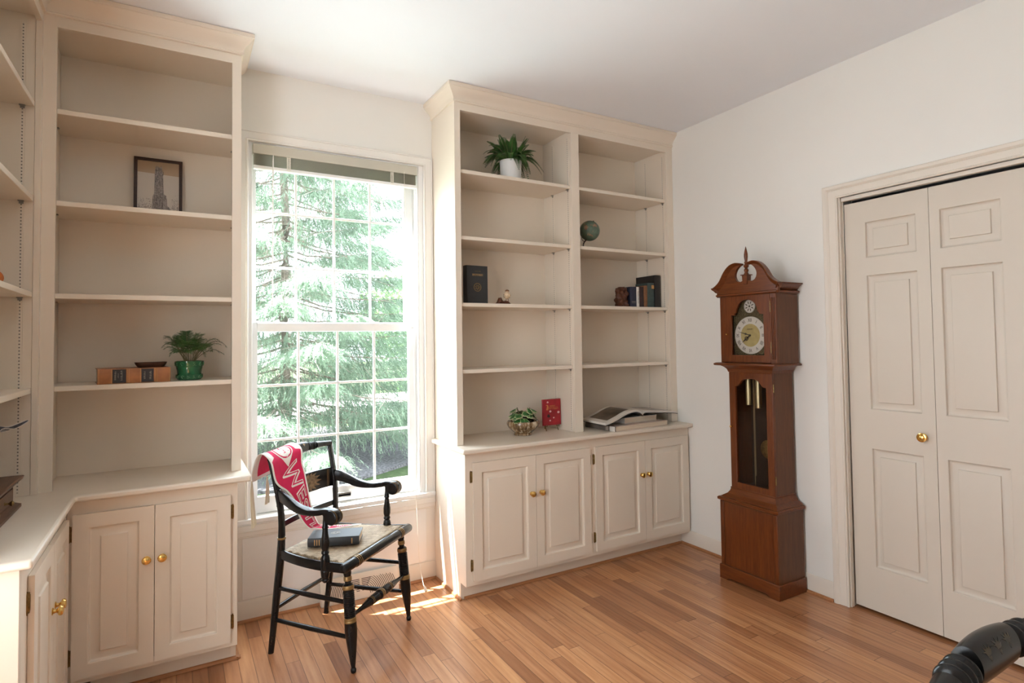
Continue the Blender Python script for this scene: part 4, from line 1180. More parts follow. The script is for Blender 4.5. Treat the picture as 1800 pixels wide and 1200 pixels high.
m.flat([(.034, .111), (.108, .1115), (.108, .1105), (.034, .110)], fr, .0003, 0)
for x, y, r_ in ((.034, .142, .007), (.052, .085, .008), (.112, .077, .009), (.076, .045, .006), (.049, .029, .006)):
    for q in range(5): m.flat(circ(x + r_*.62*math.cos(q*2*PI/5), y + r_*.45*math.sin(q*2*PI/5), r_*.42, 8), fr, .0003 + q*.00003, 1)
for x, y, r_ in ((.038, .058, .010), (.044, .054, .006)): m.flat(circ(x, y, r_, 12), fr, .00025, 2)
m.build('cover_print', [M['orange_ink'], M['pink_ink'], M['maroon']], rbk, local=True, norm=False)

# large books stacked at the right of the countertop
b1, lay, sp = book('book', 'largest beige-jacketed art book, bottom of the stack by the right wall', (-.640, -.458, .8065), math.radians(4.5), .465, .28, .030, M['cardboard'], spine=M['jacketdark'], lay=flat_lay, pages=M['paper'])
m = MB(); m.box(-.0046, -.0040, .002, .050, .0, .030, 0); m.box(-.0048, -.0042, .060, .085, .001, .029, 1); m.build('spine_label', [M['cover_white'], M['gilt']], sp, local=True)
b2, lay, sp = book('book', 'white-spined book in the middle of the stack by the right wall', (-.512, -.392, .8372), math.radians(3.5), .285, .205, .036, M['cover_white'], lay=flat_lay, pages=M['paper'])
# open picture book sagging over the stack
ob = thing('open_book', 'open picture book with curved pages lying on top of the stack', 'book', (-.40, -.30, .875))
G = [(-.705, .862), (-.66, .871), (-.60, .889), (-.55, .908), (-.50, .921), (-.45, .924), (-.415, .914), (-.395, .896)]
G2 = [(-.395, .896), (-.375, .910), (-.34, .910), (-.28, .905), (-.20, .899), (-.13, .892), (-.075, .884)]
def sheet(curve, off0, off1, y0, y1, sk, m, mi, n=24):
    C = cr([(a, 0, b) for a, b in curve], n)
    vs = []
    for o_ in (off0, off1):
        for y in (y0, y1):
            for p in C: vs.append((p.x + sk*(y - y0), y + .06*(p.x + .4), p.z + o_))
    k = n + 1
    fs = []
    for i in range(n): fs += [(i, i+1, k+i+1, k+i), (2*k+i, 3*k+i, 3*k+i+1, 2*k+i+1), (i, 2*k+i, 2*k+i+1, i+1), (k+i, k+i+1, 3*k+i+1, 3*k+i)]
    fs += [(0, k, 3*k, 2*k), (n, 2*k+n, 3*k+n, k+n)]
    m.add(vs, fs, mi)
m = MB()
sheet(G, -.014, -.0005, -.425, -.165, .04, m, 0); sheet(G2, -.012, -.0005, -.425, -.165, .04, m, 0)
m.build('page_block', M['page'], ob, angle=50)
m = MB(); sheet(G, -.0175, -.0145, -.429, -.161, .04, m, 0); sheet(G2, -.0155, -.0125, -.429, -.161, .04, m, 0); m.build('cover', M['blackbook'], ob, angle=50)
m = MB()
def onpage(curve, x0, x1, y0, y1, mi):
    C = [p for p in cr([(a, 0, b) for a, b in curve], 60) if x0 <= p.x <= x1]
    vs = []
    for y in (y0, y1):
        for p in C: vs.append((p.x + .04*(y+.425), y + .06*(p.x+.4), p.z + .0004))
    k = len(C); m.add(vs, [(i, i+1, k+i+1, k+i) for i in range(k-1)], mi)
onpage(G, -.665, -.475, -.385, -.195, 0); onpage(G2, -.33, -.14, -.40, -.30, 1); onpage(G2, -.33, -.14, -.285, -.19, 1); onpage(G, -.46, -.43, -.39, -.2, 1)
m.build('printed_pictures', [M['photo'], M['grey']], ob, norm=False)

# ------------------------------------------------------------------ framed engraving
px0, px1, pz0, pz1 = -3.0935, -2.9020, 1.9495, 2.2400
pf = thing('framed_picture', 'dark framed engraving of a gothic tower leaning in the left bookcase', 'picture', ((px0+px1)/2, -.04, pz0))
fm = lambda u, v, t: (u, -.030 - (2.24 - v)*.075 - t + .0, v)
m = MB(); w = .0135
m.plate([(px0, pz0), (px1, pz0), (px1, pz1), (px0, pz1)], [[(px0+w, pz0+w), (px1-w, pz0+w), (px1-w, pz1-w), (px0+w, pz1-w)]], fm, 0, .012)
m.plate([(px0+.004, pz0+.004), (px1-.004, pz0+.004), (px1-.004, pz1-.004), (px0+.004, pz1-.004)], [[(px0+w*.8, pz0+w*.8), (px1-w*.8, pz0+w*.8), (px1-w*.8, pz1-w*.8), (px0+w*.8, pz1-w*.8)]], fm, .012, .016)
m.build('frame', M['darkwood'], pf, bevel=.0012)
ux = lambda u, v, t: fm(lerp(px0+w, px1-w, u), lerp(pz0+w, pz1-w, v), t)
PM = [simple('engraving_paper', (.76, .69, .63), .6, var=.03), simple('engraving_sky_tint', (.56, .41, .28), .6, var=.05), simple('engraving_ink', (.15, .115, .11), .7, var=.4, vscale=160), simple('engraving_pale_ink', (.40, .345, .32), .7, var=.3, vscale=160)]
m = MB()
m.plate([(-.02, -.02), (1.02, -.02), (1.02, 1.02), (-.02, 1.02)], [], ux, .002, .004, 0)
m.flat([(0, .79), (1, .765), (1, 1), (0, 1)], ux, .0042, 1)
m.flat([(.33, .06), (.36, .36), (.395, .42), (.41, .80), (.425, .92), (.44, .90), (.452, .945), (.465, .90), (.49, .93), (.51, .90), (.55, .91), (.565, .945), (.58, .90), (.60, .80), (.63, .42), (.68, .40), (.71, .22), (.79, .17), (.83, .06)], ux, .0044, 3)
r2 = random.Random(3)
for i in range(190):
    y = r2.uniform(.08, .88); hw_ = .125 - .03*y; x = .512 + r2.uniform(-hw_, hw_); L = r2.uniform(.015, .07); w_ = r2.uniform(.003, .009)
    m.flat([(x, y), (x+w_, y), (x+w_, min(.9, y+L)), (x, min(.9, y+L))], ux, .0046 + i*2e-6, 2)
for i in range(60):
    x = r2.uniform(.36, .80); y = r2.uniform(.06, .36); L = r2.uniform(.02, .08)
    if x > .70 and y > .18: continue
    m.flat([(x, y), (x+.009, y), (x+.009, y+L), (x, y+L)], ux, .0046 + i*2e-6, 2)
for i in range(60):
    y = r2.uniform(.1, .86); x = .512 + r2.uniform(-.10, .08); m.flat([(x, y), (x+.035, y), (x+.035, y+.004), (x, y+.004)], ux, .0048, 2)
for i in range(620):
    sd = r2.random() < .6
    x = r2.uniform(.01, .34) if sd else r2.uniform(.82, .98); y = r2.uniform(.03, .34 if sd else .42)*r2.random() + .03; q = r2.uniform(.004, .012)
    m.flat([(x-q, y), (x, y-q*.5), (x+q, y+q*.3), (x+q*.2, y+q)], ux, .0046 + i*2e-6, 2 if r2.random() < .22 else 3)
m.build('engraving', PM, pf, norm=False, weld=False)
m = MB(); m.plate([(0, 0), (1, 0), (1, 1), (0, 1)], [], ux, .0065, .0085); m.build('glass_pane', M['clockglass'], pf)

# ------------------------------------------------------------------ plants
def frond(m, p, az, L, rise, droop, width, npin, mi=0, lobes=1, stem_mi=1, tipw=.25, s0=.16, pw=.15):
    dx, dy = math.cos(az), math.sin(az); P = []
    for k in range(13):
        s = k/12; P.append(Vector((p[0] + dx*L*s, p[1] + dy*L*s, p[2] + rise*s - droop*s*s)))
    m.tube(P, [.0013*(1-s/14)+.0004 for s in range(13)], 4, mi=stem_mi)
    sd = Vector((-dy, dx, 0))
    for i in range(npin):
        s = s0 + (1-s0)*i/npin; k = min(11, int(s*12)); f = s*12 - k; c = P[k].lerp(P[k+1], f); t = (P[k+1]-P[k]).normalized()
        n = sd.cross(t).normalized()
        wl = width*(math.sin(PI*(.12+.86*(s-s0)/(1-s0)*.92+.02))**.7)*(1 - (1-tipw)*max(0, s-.5))
        for g in (-1, 1):
            d = (sd*g*.9 + t*.42 - n*.12).normalized(); wd = t*max(wl, width*.5)*pw/max(.5, lobes*.6)
            if lobes == 1:
                a = c + d*wl; q1 = c + d*wl*.45 + wd + n*.0012; q2 = c + d*wl*.45 - wd + n*.0012
                m.add([c, q1, a - n*wl*.12, q2], [(0,1,2,3)], mi)
            else:
                for l in range(lobes):
                    b = c + d*wl*(l+.4)/lobes - n*wl*.06*l
                    for h in (-1, 1):
                        e = (d*.6 + t*h*.8 + n*.15).normalized()*wl*(.36 - .16*l/lobes); w_ = (d*.8 - t*h*.6).normalized()*wl*.075
                        m.add([b, b + e*.5 + w_, b + e, b + e*.5 - w_], [(0,1,2,3)], mi)
LM = [M['leafd'], M['stem'], M['leafm']]
def potted(name, label, loc, cat='plant'): return thing(name, label, cat, loc)
# lacy fern in the green glazed pot
g0 = Vector((-2.872, -.195, 1.2117))
gp = potted('potted_fern', 'lacy fern in a green glazed pot, left bookcase', g0)
m = MB(); T0 = Matrix.Translation(g0)
m.lathe([(.030, 0), (.046, .001), (.050, .006), (.0535, .022), (.0555, .0255), (.0515, .0255), (.048, .012), (.03, .010)], T0, 40)
sc = m.build('saucer', M['greenglaze'], gp)
m = MB(); m.lathe([(.036, .0105), (.044, .013), (.047, .024), (.050, .045), (.0525, .054), (.0525, .058), (.0545, .061), (.0575, .078), (.0585, .084), (.0545, .085), (.0525, .080), (.0525, .074)], T0, 40)
po = m.build('pot', M['greenglaze'], gp)
m = MB(); r2 = random.Random(8)
def relief(z0, z1, r0, r1, n, par):
    for i in range(n):
        a = 2*PI*i/n
        P = []
        for k in range(9):
            t = k/8; aa = a + .9/n*6.2*t*.5 + .10*math.sin(t*7); zz = lerp(z0, z1, .5 + .42*math.sin(t*6.3 + i)); rr = lerp(r0, r1, (zz-z0)/(z1-z0)) + .0004
            P.append(g0 + Vector((rr*math.cos(aa), rr*math.sin(aa), zz)))
        m.tube(P, .0009, 5)
relief(.062, .080, .0550, .0580, 14, po); m.build('relief_pattern', M['greenline'], po)
m = MB(); relief(.007, .021, .0510, .0535, 14, sc); m.build('relief_pattern', M['greenline'], sc)
m = MB(); m.lathe([(.0522, .074), (.03, .0795), (.004, .081)], T0, 24); m.build('soil', M['soil'], gp)
def lacy(m, p, az, L, rise, droop, r2):
    """frond of a finely divided fern: bare stalk, then side sprays set with tiny leaflets"""
    dx, dy = math.cos(az), math.sin(az); P = []; wob = r2.uniform(-.25, .25)
    for k in range(13):
        s = k/12; a = wob*s*s
        P.append(Vector((p[0] + (dx*math.cos(a)-dy*math.sin(a))*L*s, p[1] + (dy*math.cos(a)+dx*math.sin(a))*L*s, p[2] + rise*(1-(1-s)**1.7) - droop*s**2.4)))
    m.tube(P, [.0011*(1-k/15)+.0003 for k in range(13)], 4, mi=1)
    n = 9; mi = r2.choice((0, 2, 2))
    for i in range(n):
        s = .38 + .60*i/(n-1); k = min(11, int(s*12)); c = P[k].lerp(P[k+1], s*12-k); t = (P[k+1]-P[k]).normalized()
        sd = t.cross(Vector((0,0,1))).normalized(); nn = sd.cross(t)
        wl = .036*(1 - ((s-.38)/.66)**1.5)*r2.uniform(.7, 1.15) + .006
        for g in (-1, 1):
            d = (sd*g*.85 + t*.55 + nn*r2.uniform(-.3, .15)).normalized(); e = d.cross(nn).normalized()
            q = max(3, int(wl/.0042))
            m.tube([c, c + d*wl], [.0004, .0002], 3, cap=False, mi=mi)
            for l in range(q):
                b = c + d*wl*(l+.6)/q - nn*.004*(l/q)**2
                for h in (-1, 1):
                    f = (e*h*.8 + d*.6 + nn*r2.uniform(-.25, .25)).normalized(); z_ = .0072*(1 - .45*l/q); w_ = f.cross(nn).normalized()*z_*.24
                    m.add([b, b + f*z_*.5 + w_, b + f*z_, b + f*z_*.5 - w_], [(0,1,2,3)], mi)
m = MB(); r2 = random.Random(21)
for i in range(34):
    az = i*2.399 + r2.uniform(-.4, .4); q = r2.random()
    L = r2.uniform(.06, .135); rise = r2.uniform(.07, .145); dr_ = rise*r2.uniform(.15, .75)
    if q > .8: L *= .4; rise = r2.uniform(.12, .155); dr_ = .015
    if math.sin(az) > .2: L *= .8
    lacy(m, (g0.x + .018*math.cos(az), g0.y + .018*math.sin(az), g0.z + .080), az, L, rise, dr_, r2)
m.build('foliage', LM, gp, norm=False, weld=False)
# Boston-type fern in the white pot
w0 = Vector((-1.200, -.200, 2.3182)); wp = potted('potted_fern', 'bushy fern in a white cylinder pot, top shelf of the double bookcase', w0)
m = MB(); m.lathe([(.055, 0), (.060, .002), (.0635, .06), (.0655, .112), (.0665, .116), (.0668, .125), (.0655, .128), (.061, .128), (.060, .110)], Matrix.Translation(w0), 40); m.build('pot', M['whiteglaze'], wp)
m = MB(); m.lathe([(.0605, .110), (.03, .116), (.004, .118)], Matrix.Translation(w0), 24); m.build('soil', M['soil'], wp)
m = MB(); r2 = random.Random(4)
for i in range(74):
    az = i*2.399 + r2.uniform(-.2, .2); q = r2.random(); L = r2.uniform(.10, .185); rise = r2.uniform(.10, .20); dr_ = r2.uniform(.06, .26)
    if q < .28: L *= .5; rise = r2.uniform(.15, .20); dr_ = r2.uniform(.02, .05)
    if math.sin(az) > 0: L *= .8
    dr_ = min(dr_, rise + .085)
    frond(m, (w0.x + .03*math.cos(az), w0.y + .03*math.sin(az), w0.z + .116), az, L, rise, dr_, r2.uniform(.023, .034), 22, r2.choice((0, 0, 2)), lobes=1, s0=.10, pw=.12)
m.build('foliage', LM, wp, norm=False, weld=False)
# variegated plant in the drip-glazed bowl
v0 = Vector((-1.147, -.215, .8063)); vp = potted('potted_plant', 'variegated plant in a brown drip-glazed bowl on the countertop', v0)
m = MB(); m.lathe([(.048, 0), (.055, .001), (.055, .010), (.052, .013), (.070, .028), (.090, .048), (.098, .066), (.096, .078), (.092, .084), (.086, .080), (.080, .068)], Matrix.Translation(v0), 48)
def scal(i): pass
m.build('bowl', M['drip'], vp)
m = MB(); m.lathe([(.081, .066), (.05, .074), (.004, .077)], Matrix.Translation(v0), 24); m.build('soil', M['soil'], vp)
m = MB(); r2 = random.Random(9)
def vleaf(p, az, el, L, W, stem):
    base = Vector(p); d = Vector((math.cos(az)*math.cos(el), math.sin(az)*math.cos(el), math.sin(el)))
    sp_ = base + d*stem
    m.tube([base, base + d*stem*.5 + Vector((0,0,.004)), sp_], [.0022, .0018, .0016], 5, mi=2)
    d2 = Vector((.8*math.cos(az), .8*math.sin(az), -.62 + .25*math.sin(7*az))).normalized(); sd = d2.cross(Vector((0,0,1))).normalized(); n = sd.cross(d2)
    N = 30; O = []; I = []
    for k in range(N):
        a = 2*PI*k/N; rr = 1 + .10*math.sin(9*a)
        u = .5 + .5*math.cos(a)*rr; v = math.sin(a)*rr*(.95 if u > .35 else .75)
        cup = -.18*v*v*W - .25*(u-.5)**2*L
        O.append(sp_ + d2*u*L + sd*v*W/2 + n*cup)
        u2 = .5 + .5*math.cos(a)*rr*.82; v2 = math.sin(a)*rr*.78*(.95 if u > .35 else .75)
        I.append(sp_ + d2*u2*L + sd*v2*W/2 + n*(-.18*v2*v2*W - .25*(u2-.5)**2*L + .0003))
    c = sp_ + d2*L*.5 + n*.001
    m.add(O + I + [c], [(k, (k+1) % N, N+(k+1) % N, N+k) for k in range(N)] + [(N+k, N+(k+1) % N, 2*N) for k in range(N)], [1]*N + [0]*N)
for i in range(26):
    az = i*2.399 + .4; ring_ = i % 4
    vleaf((v0.x + .012*math.cos(az), v0.y + .012*math.sin(az), v0.z + .074), az, (.62, .95, 1.25, 1.38)[ring_] + r2.uniform(-.1, .1), r2.uniform(.050, .062), r2.uniform(.050, .060), (.052, .070, .090, .070)[ring_])
m.build('foliage', [M['leafv'], M['leafe'], M['stem']], vp, norm=False, weld=False)

# ------------------------------------------------------------------ globe
gc = Vector((-.6285, -.215, 2.072)); gl = thing('desk_globe', 'small antique green globe on a curved stand, right bay second shelf', 'globe', (gc.x, gc.y, 1.9492))
ax_ = Vector((.42, -.05, .90)).normalized()
m = MB(); m.lathe([(.066*math.sin(PI*k/24), -.066*math.cos(PI*k/24)) for k in range(1, 24)], frame(gc, gc + ax_), 40)
m.build('sphere', M['globe'], gl, angle=80)
m = MB()
sidev = Vector((-.9, -.05, .42)).normalized()
P = []
for k in range(21):
    a = math.radians(180 - 0 + k*0) ; th = lerp(PI, PI*1.0, 0)
    b_ = PI*k/20
    P.append(gc + ax_*(.0745*math.cos(b_)) + (-sidev)*(.0745*math.sin(b_))*0 + Vector((0, 1, 0))*(.0745*math.sin(b_)))
m.tube(P, .0022, 8)
m.lathe([(.001, -.004), (.004, -.003), (.005, .002), (.003, .007), (.001, .008)], frame(gc + ax_*.068, gc + ax_*.1), 12)
m.lathe([(.001, -.004), (.005, -.003), (.005, .004), (.002, .006)], frame(gc - ax_*.068, gc - ax_*.1), 12)
m.build('meridian_arm', M['darkwood'], gl)
m = MB(); s_ = gc - ax_*.074
P = cr([s_, s_ + Vector((-.012, 0, -.012)), s_ + Vector((-.018, 0, -.032)), s_ + Vector((-.004, 0, -.048)), (gc.x, gc.y, 1.957), (gc.x, gc.y, 1.952)], 24)
m.tube(P, [.0042]*25, 10)
m.lathe([(.036, 0), (.038, .003), (.034, .006), (.020, .008), (.010, .014), (.006, .017)], Matrix.Translation((gc.x, gc.y, 1.9492)), 28)
m.build('stand', M['darkwood'], gl)

# ------------------------------------------------------------------ bird figurine on driftwood
bf = thing('bird_figurine', 'tiny cream bird on a brown driftwood base beside the charcoal book', 'figurine', (-1.293, -.255, 1.5792))
m = MB(); r2 = random.Random(2)
def bs(u, v):
    a = 2*PI*u; x = lerp(-.050, .050, v); e = math.sin(PI*min(1, max(0, v*.96+.02)))**.5
    h = (.014 + .030*math.exp(-((v-.30)/.13)**2) + .010*math.exp(-((v-.75)/.2)**2))*e
    w_ = (.022 + .004*math.sin(9*v))*e
    return (-1.295 + x, -.255 + w_*math.cos(a), 1.5792 + max(0, .0 + h*(.5 + .5*math.sin(a)) * (1 + .10*math.sin(5*a+11*v))))
m.grid(bs, 20, 26); m.build('driftwood_base', M['redwood'], bf)
m = MB()
m.lathe([(.003, 0), (.012, .004), (.0185, .014), (.0195, .022), (.016, .031), (.0115, .037)], Matrix.Translation((-1.2685, -.258, 1.6105)), 20)
m.lathe([(.0115, .036), (.0125, .041), (.011, .048), (.006, .053), (.001, .054)], Matrix.Translation((-1.2685, -.259, 1.6105)), 20)
m.build('bird_body', M['eggshell'], bf)
m = MB()
for s in (-1, 1):
    m.add([(-1.2685 + s*.019, -.268, 1.633), (-1.2685 + s*.0195, -.250, 1.640), (-1.2685 + s*.012, -.236, 1.622), (-1.2685 + s*.017, -.258, 1.617)], [(0,1,2,3)])
    m.tube([(-1.2685 + s*.006, -.258, 1.6125), (-1.2685 + s*.007, -.259, 1.598)], .0018, 6)
m.lathe([(.0122, .044), (.0128, .047), (.0112, .0505), (.006, .0545), (.0005, .0555)], Matrix.Translation((-1.2685, -.2585, 1.6105)), 20)
m.lathe([(.0025, 0), (.0004, .008)], frame((-1.2685, -.271, 1.656), (-1.2685, -.28, 1.655)), 8)
m.build('bird_markings', M['tan'], bf, norm=False)

# ------------------------------------------------------------------ things at the left edge
jb = thing('wooden_chest', 'brown wooden chest with a small drawer, on the countertop at left edge', 'box', (-3.53, -.74, .8063))
def frus(m, x1, y0, y1, zs):
    """stack of rectangular rings: zs = (z, outset)"""
    R = [[(-3.665, y0 - o, z_), (x1 + o, y0 - o, z_), (x1 + o, y1 + o, z_), (-3.665, y1 + o, z_)] for z_, o in zs]
    vs = [p for r_ in R for p in r_]; n = len(R)
    m.add(vs, [(i*4+k, i*4+(k+1) % 4, (i+1)*4+(k+1) % 4, (i+1)*4+k) for i in range(n-1) for k in range(4)] + [(3,2,1,0), tuple((n-1)*4+k for k in range(4))])
jx, ja, jb2 = -3.410, -.95, -.555
m = MB(); frus(m, jx, ja, jb2, [(.8063, .020), (.816, .020), (.824, .006), (.828, .0), (.884, .0)]); m.build('body', M['walnut'], jb, angle=20)
m = MB(); frus(m, jx, ja, jb2, [(.8845, .003), (.889, .006), (.902, .022), (.912, .026), (.915, .022)]); m.build('lid', M['walnut'], jb, angle=20)
m = MB(); m.box(jx, jx+.004, ja+.02, jb2-.016, .834, .879); dw = m.build('drawer', M['walnut'], jb, bevel=.0015)
for y in (-.69, -.87):
    m = MB(); m.lathe([(.006, 0), (.004, .003), (.003, .010), (.0075, .015), (.0085, .020), (.005, .024), (.001, .025)], frame((jx+.004, y, .850), (jx+1, y, .850)), 14); m.build('knob', M['oldbrass'], dw)

hen = thing('bird_figurine', 'dark speckled feathered bird standing on the wooden chest, only its tail showing', 'figurine', (-3.50, -.78, .9153))
hc = Vector((-3.50, -.78, 1.00))
m = MB(); m.lathe([(.075*math.sin(PI*k/20)*(1 - .12*math.cos(PI*k/20)), -.10*math.cos(PI*k/20)) for k in range(1, 20)], Matrix.Translation(hc) @ Matrix.Rotation(math.radians(-75), 4, 'X') , 24)
m.build('body', M['feather'], hen, angle=80)
m = MB()
for i in range(9):
    o_ = (i - 4) * .010
    P = cr([(-3.485 + o_*.4, -.71, 1.03), (-3.462 + o_*.7, -.66, 1.072 + .003*i), (-3.435 + o_*.8, -.615, 1.088 + .004*math.sin(i)), (-3.408 + o_, -.585 + .006*(i % 3), 1.078 + .004*i - .006*(i % 2))], 14)
    secs = [[(-w_, 0), (0, .0014), (w_, 0), (0, -.0008)] for w_ in [.013*math.sin(PI*(.18 + .80*k/14))**.7 + .0005 for k in range(15)]]
    m.sweep(P, secs, up=(.3, 0, 1), mi=0)
    for e in (-1, 1): m.sweep(P, [[(e*(s_[2][0]) - .0008, -.0005), (e*s_[2][0] + .0008, -.0005), (e*s_[2][0] + .0008, .0012), (e*s_[2][0] - .0008, .0012)] for s_ in secs], up=(.3, 0, 1), mi=1)
m.build('tail_feathers', [M['feather'], M['featherw']], hen, norm=False)
m = MB(); m.lathe([(.001, -.033), (.02, -.026), (.029, -.008), (.03, .006), (.022, .024), (.001, .034)], Matrix.Translation(hc + Vector((.005, -.10, .075))), 18); m.build('head', M['feather'], hen)
m = MB(); m.lathe([(.009, 0), (.0005, .024)], frame(hc + Vector((.005, -.127, .075)), hc + Vector((.005, -.2, .07))), 10)
for x in (-.025, .025): m.tube([hc + Vector((x, 0, -.055)), (hc.x + x, hc.y, .9153 + .003)], .004, 8); m.tube([(hc.x + x, hc.y - .028, .9183), (hc.x + x, hc.y + .012, .9183)], .003, 6)
m.build('legs_and_beak', M['birdpink'], hen)

pk = thing('pumpkin', 'small orange pumpkin on the left wall bookcase shelf, at left edge', 'pumpkin', (-3.505, -.520, 1.5792))
def pump(u, v):
    a = 2*PI*u; b_ = PI*v; r_ = .056*(1 - .10*abs(math.sin(4.5*a))**.6*0 - .09*(1-abs(math.sin(4*a)))**2)
    return (-3.505 + r_*math.sin(b_)**.8*math.cos(a), -.520 + r_*math.sin(b_)**.8*math.sin(a), 1.5792 + .036 - .036*math.cos(b_)*(1 - .15*math.sin(b_)**8) - .008*max(0, -math.cos(b_))**12)
m = MB(); m.grid(pump, 64, 20); m.build('body', M['pumpkin'], pk, angle=60)
m = MB(); m.tube(cr([(-3.505, -.52, 1.643), (-3.503, -.52, 1.656), (-3.494, -.518, 1.667), (-3.481, -.515, 1.671)], 10), [.011, .009, .008, .0075, .0075, .0075, .0075, .008, .008, .0085, .0085], 9); m.build('stem', M['jacketdark'], pk)

# ------------------------------------------------------------------ floor register
vr = thing('floor_register', 'cream baseboard heat register with fan-shaped slots below the window', 'vent', (-2.065, -.04, 0))
RX0, RX1 = -2.276, -1.862
fp = lambda u, v, t: (u, -.058 + v*.28 - t, v)            # sloping face
m = MB()
pr = [(-.0135, 0.0), (-.060, 0.0), (-.060, .012), (-.0265, .117), (-.022, .124), (-.0135, .124)]
m.add([(x, y, z_) for x in (RX0, RX1) for y, z_ in pr], [(i, (i+1) % 6, 6+(i+1) % 6, 6+i) for i in range(6)] + [tuple(range(6)), tuple(range(11, 5, -1))])
bdy = m.build('housing', M['vent'], vr, bevel=.002)
fp = lambda u, v, t: (u, -.060 + (v-.012)*(.0335/.105) - t, v)
m = MB(); C = (-2.069, .014)
for sd in (-1, 1):
    for i in range(17):
        r_ = .052 + i*.0088
        pts = []
        for a in np.linspace(math.radians(8), math.radians(58), 14):
            x, zz = C[0] + sd*r_*math.cos(a), C[1] + r_*math.sin(a)*.98
            if zz < .100 and RX0 + .012 < x < RX1 - .012: pts.append((x, zz))
        if len(pts) < 3: continue
        m.plate([(x, zz) for x, zz in pts] + [(x - sd*.0034, zz) for x, zz in reversed(pts)], [], fp, -.001, .0004)
for k in range(8):
    zz = .040 + k*.0078; hw = .012 + (zz - .02)*.62
    for (a, b) in ((-hw, -.006), (.006, hw)): m.plate([(C[0]+a, zz), (C[0]+b, zz), (C[0]+b, zz+.0032), (C[0]+a, zz+.0032)], [], fp, -.001, .0004)
m.build('grille', M['dark'], bdy)
m = MB(); m.plate([(C[0]-.003, .052), (C[0]+.003, .052), (C[0]+.003, .098), (C[0]-.003, .098)], [], fp, 0, .006); m.build('damper_lever', M['vent'], vr)

# ------------------------------------------------------------------ longcase clock
YC = -1.085
ck = thing('longcase_clock', 'cherry-wood grandfather clock against the right wall', 'clock', (-.13, YC, 0))
XB = -.0215
cf = lambda x: (lambda u, v, t: (x - t, YC - u, v))
def rings(m, zs, xf, hw, mi=None):
    """rectangular mouldings: (z, outset) rings round front xf and half width hw, open to the wall"""
    R = [[(XB, YC - hw - o, z_), (xf - o, YC - hw - o, z_), (xf - o, YC + hw + o, z_), (XB, YC + hw + o, z_)] for z_, o in zs]
    n = len(R); m.add([p for r_ in R for p in r_], [(i*4+k, i*4+(k+1) % 4, (i+1)*4+(k+1) % 4, (i+1)*4+k) for i in range(n-1) for k in range(4)] + [(3,2,1,0), tuple((n-1)*4+k for k in range(4))], mi)
# base
m = MB(); m.box(-.238, XB, YC-.187, YC+.187, .03, .440)
bs_ = m.build('base', M['cherrydark'], ck, bevel=.002)
m = MB(); m.plate([(-.160, .085), (.160, .085), (.160, .432), (-.160, .432)], [], cf(-.238), 0, .0015); m.build('front_panel', M['cherry'], bs_)
m = MB(); m.plate([(-.187, .03), (-.163, .03), (-.163, .438), (-.187, .438)], [], cf(-.238), 0, .005); m.build('stile', M['cherry'], bs_, bevel=.002)
m = MB(); m.plate([(.187, .03), (.163, .03), (.163, .438), (.187, .438)], [], cf(-.238), 0, .005); m.build('stile', M['cherry'], bs_, bevel=.002)
m = MB()
m.plate([(-.196, 0), (-.14, 0), (-.12, .012), (.12, .012), (.14, 0), (.196, 0), (.196, .072), (.192, .080), (-.192, .080), (-.196, .072)], [], cf(-.238), -.004, .012)
m.box(-.242, XB, YC-.196, YC-.187, 0, .078); m.box(-.242, XB, YC+.187, YC+.196, 0, .078)
m.build('plinth', M['cherryh'], ck, bevel=.003)
m = MB(); rings(m, [(.440, .006), (.443, .012), (.455, .013), (.460, .008)], -.238, .187); rings(m, [(.4601, .040), (.468, .032), (.480, .014), (.495, .004), (.508, 0), (.512, .002), (.516, 0)], -.196, .146)
m.build('base_moulding', M['cherryh'], ck, angle=20)
# waist: side boards, back, stiles
m = MB()
m.box(-.176, XB, YC-.1435, YC-.1295, .512, 1.172); m.box(-.176, XB, YC+.1295, YC+.1435, .512, 1.172)
m.build('waist', M['cherrydark'], ck, bevel=.001)
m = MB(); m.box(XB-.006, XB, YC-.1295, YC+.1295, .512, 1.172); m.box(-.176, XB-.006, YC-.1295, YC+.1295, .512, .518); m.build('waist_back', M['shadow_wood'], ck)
arch = [(-.103, .548), (.103, .548), (.103, 1.098)] + [(.103 - .025*q/6 if q < 0 else 0, 0) for q in ()]
def ogee_top(hw, zl, zt, n=14):
    o = []
    for k in range(n + 1):
        t = k/n; x = lerp(hw, -hw, t); a = abs(x)/hw
        zz = zt - (zt-zl)*(.0 if a < .45 else (.5 - .5*math.cos(PI*(a-.45)/.40)) if a < .85 else 1) - .012*(min(1, a/.45))**2*(1 if a < .45 else 1)*.6
        o.append((x, zz))
    return o
op = [(-.103, .548), (.103, .548)] + ogee_top(.103, 1.098, 1.136)
m = MB(); m.plate([(-.1435, .514), (.1435, .514), (.1435, 1.170), (-.1435, 1.170)], [op], cf(-.176), 0, .018)
wd = m.build('waist_door', M['cherry'], ck, bevel=.002)
m = MB(); m.plate([(-.108, .543), (.108, .543), (.108, 1.142), (-.108, 1.142)], [], cf(-.176), .005, .007); m.build('glass_pane', M['clockglass'], wd)
m = MB(); m.lathe([(.005, 0), (.004, .006), (.0065, .010), (.006, .014), (.002, .016)], frame((-.194, YC + .130, .86), (-.3, YC+.130, .86)), 12); m.build('knob', M['brass'], wd)
for z_ in (.60, 1.09):
    m = MB(); m.tube([(-.186, YC-.1455, z_-.022), (-.186, YC-.1455, z_+.022)], .0028, 8); m.build('hinge', M['oldbrass'], wd)
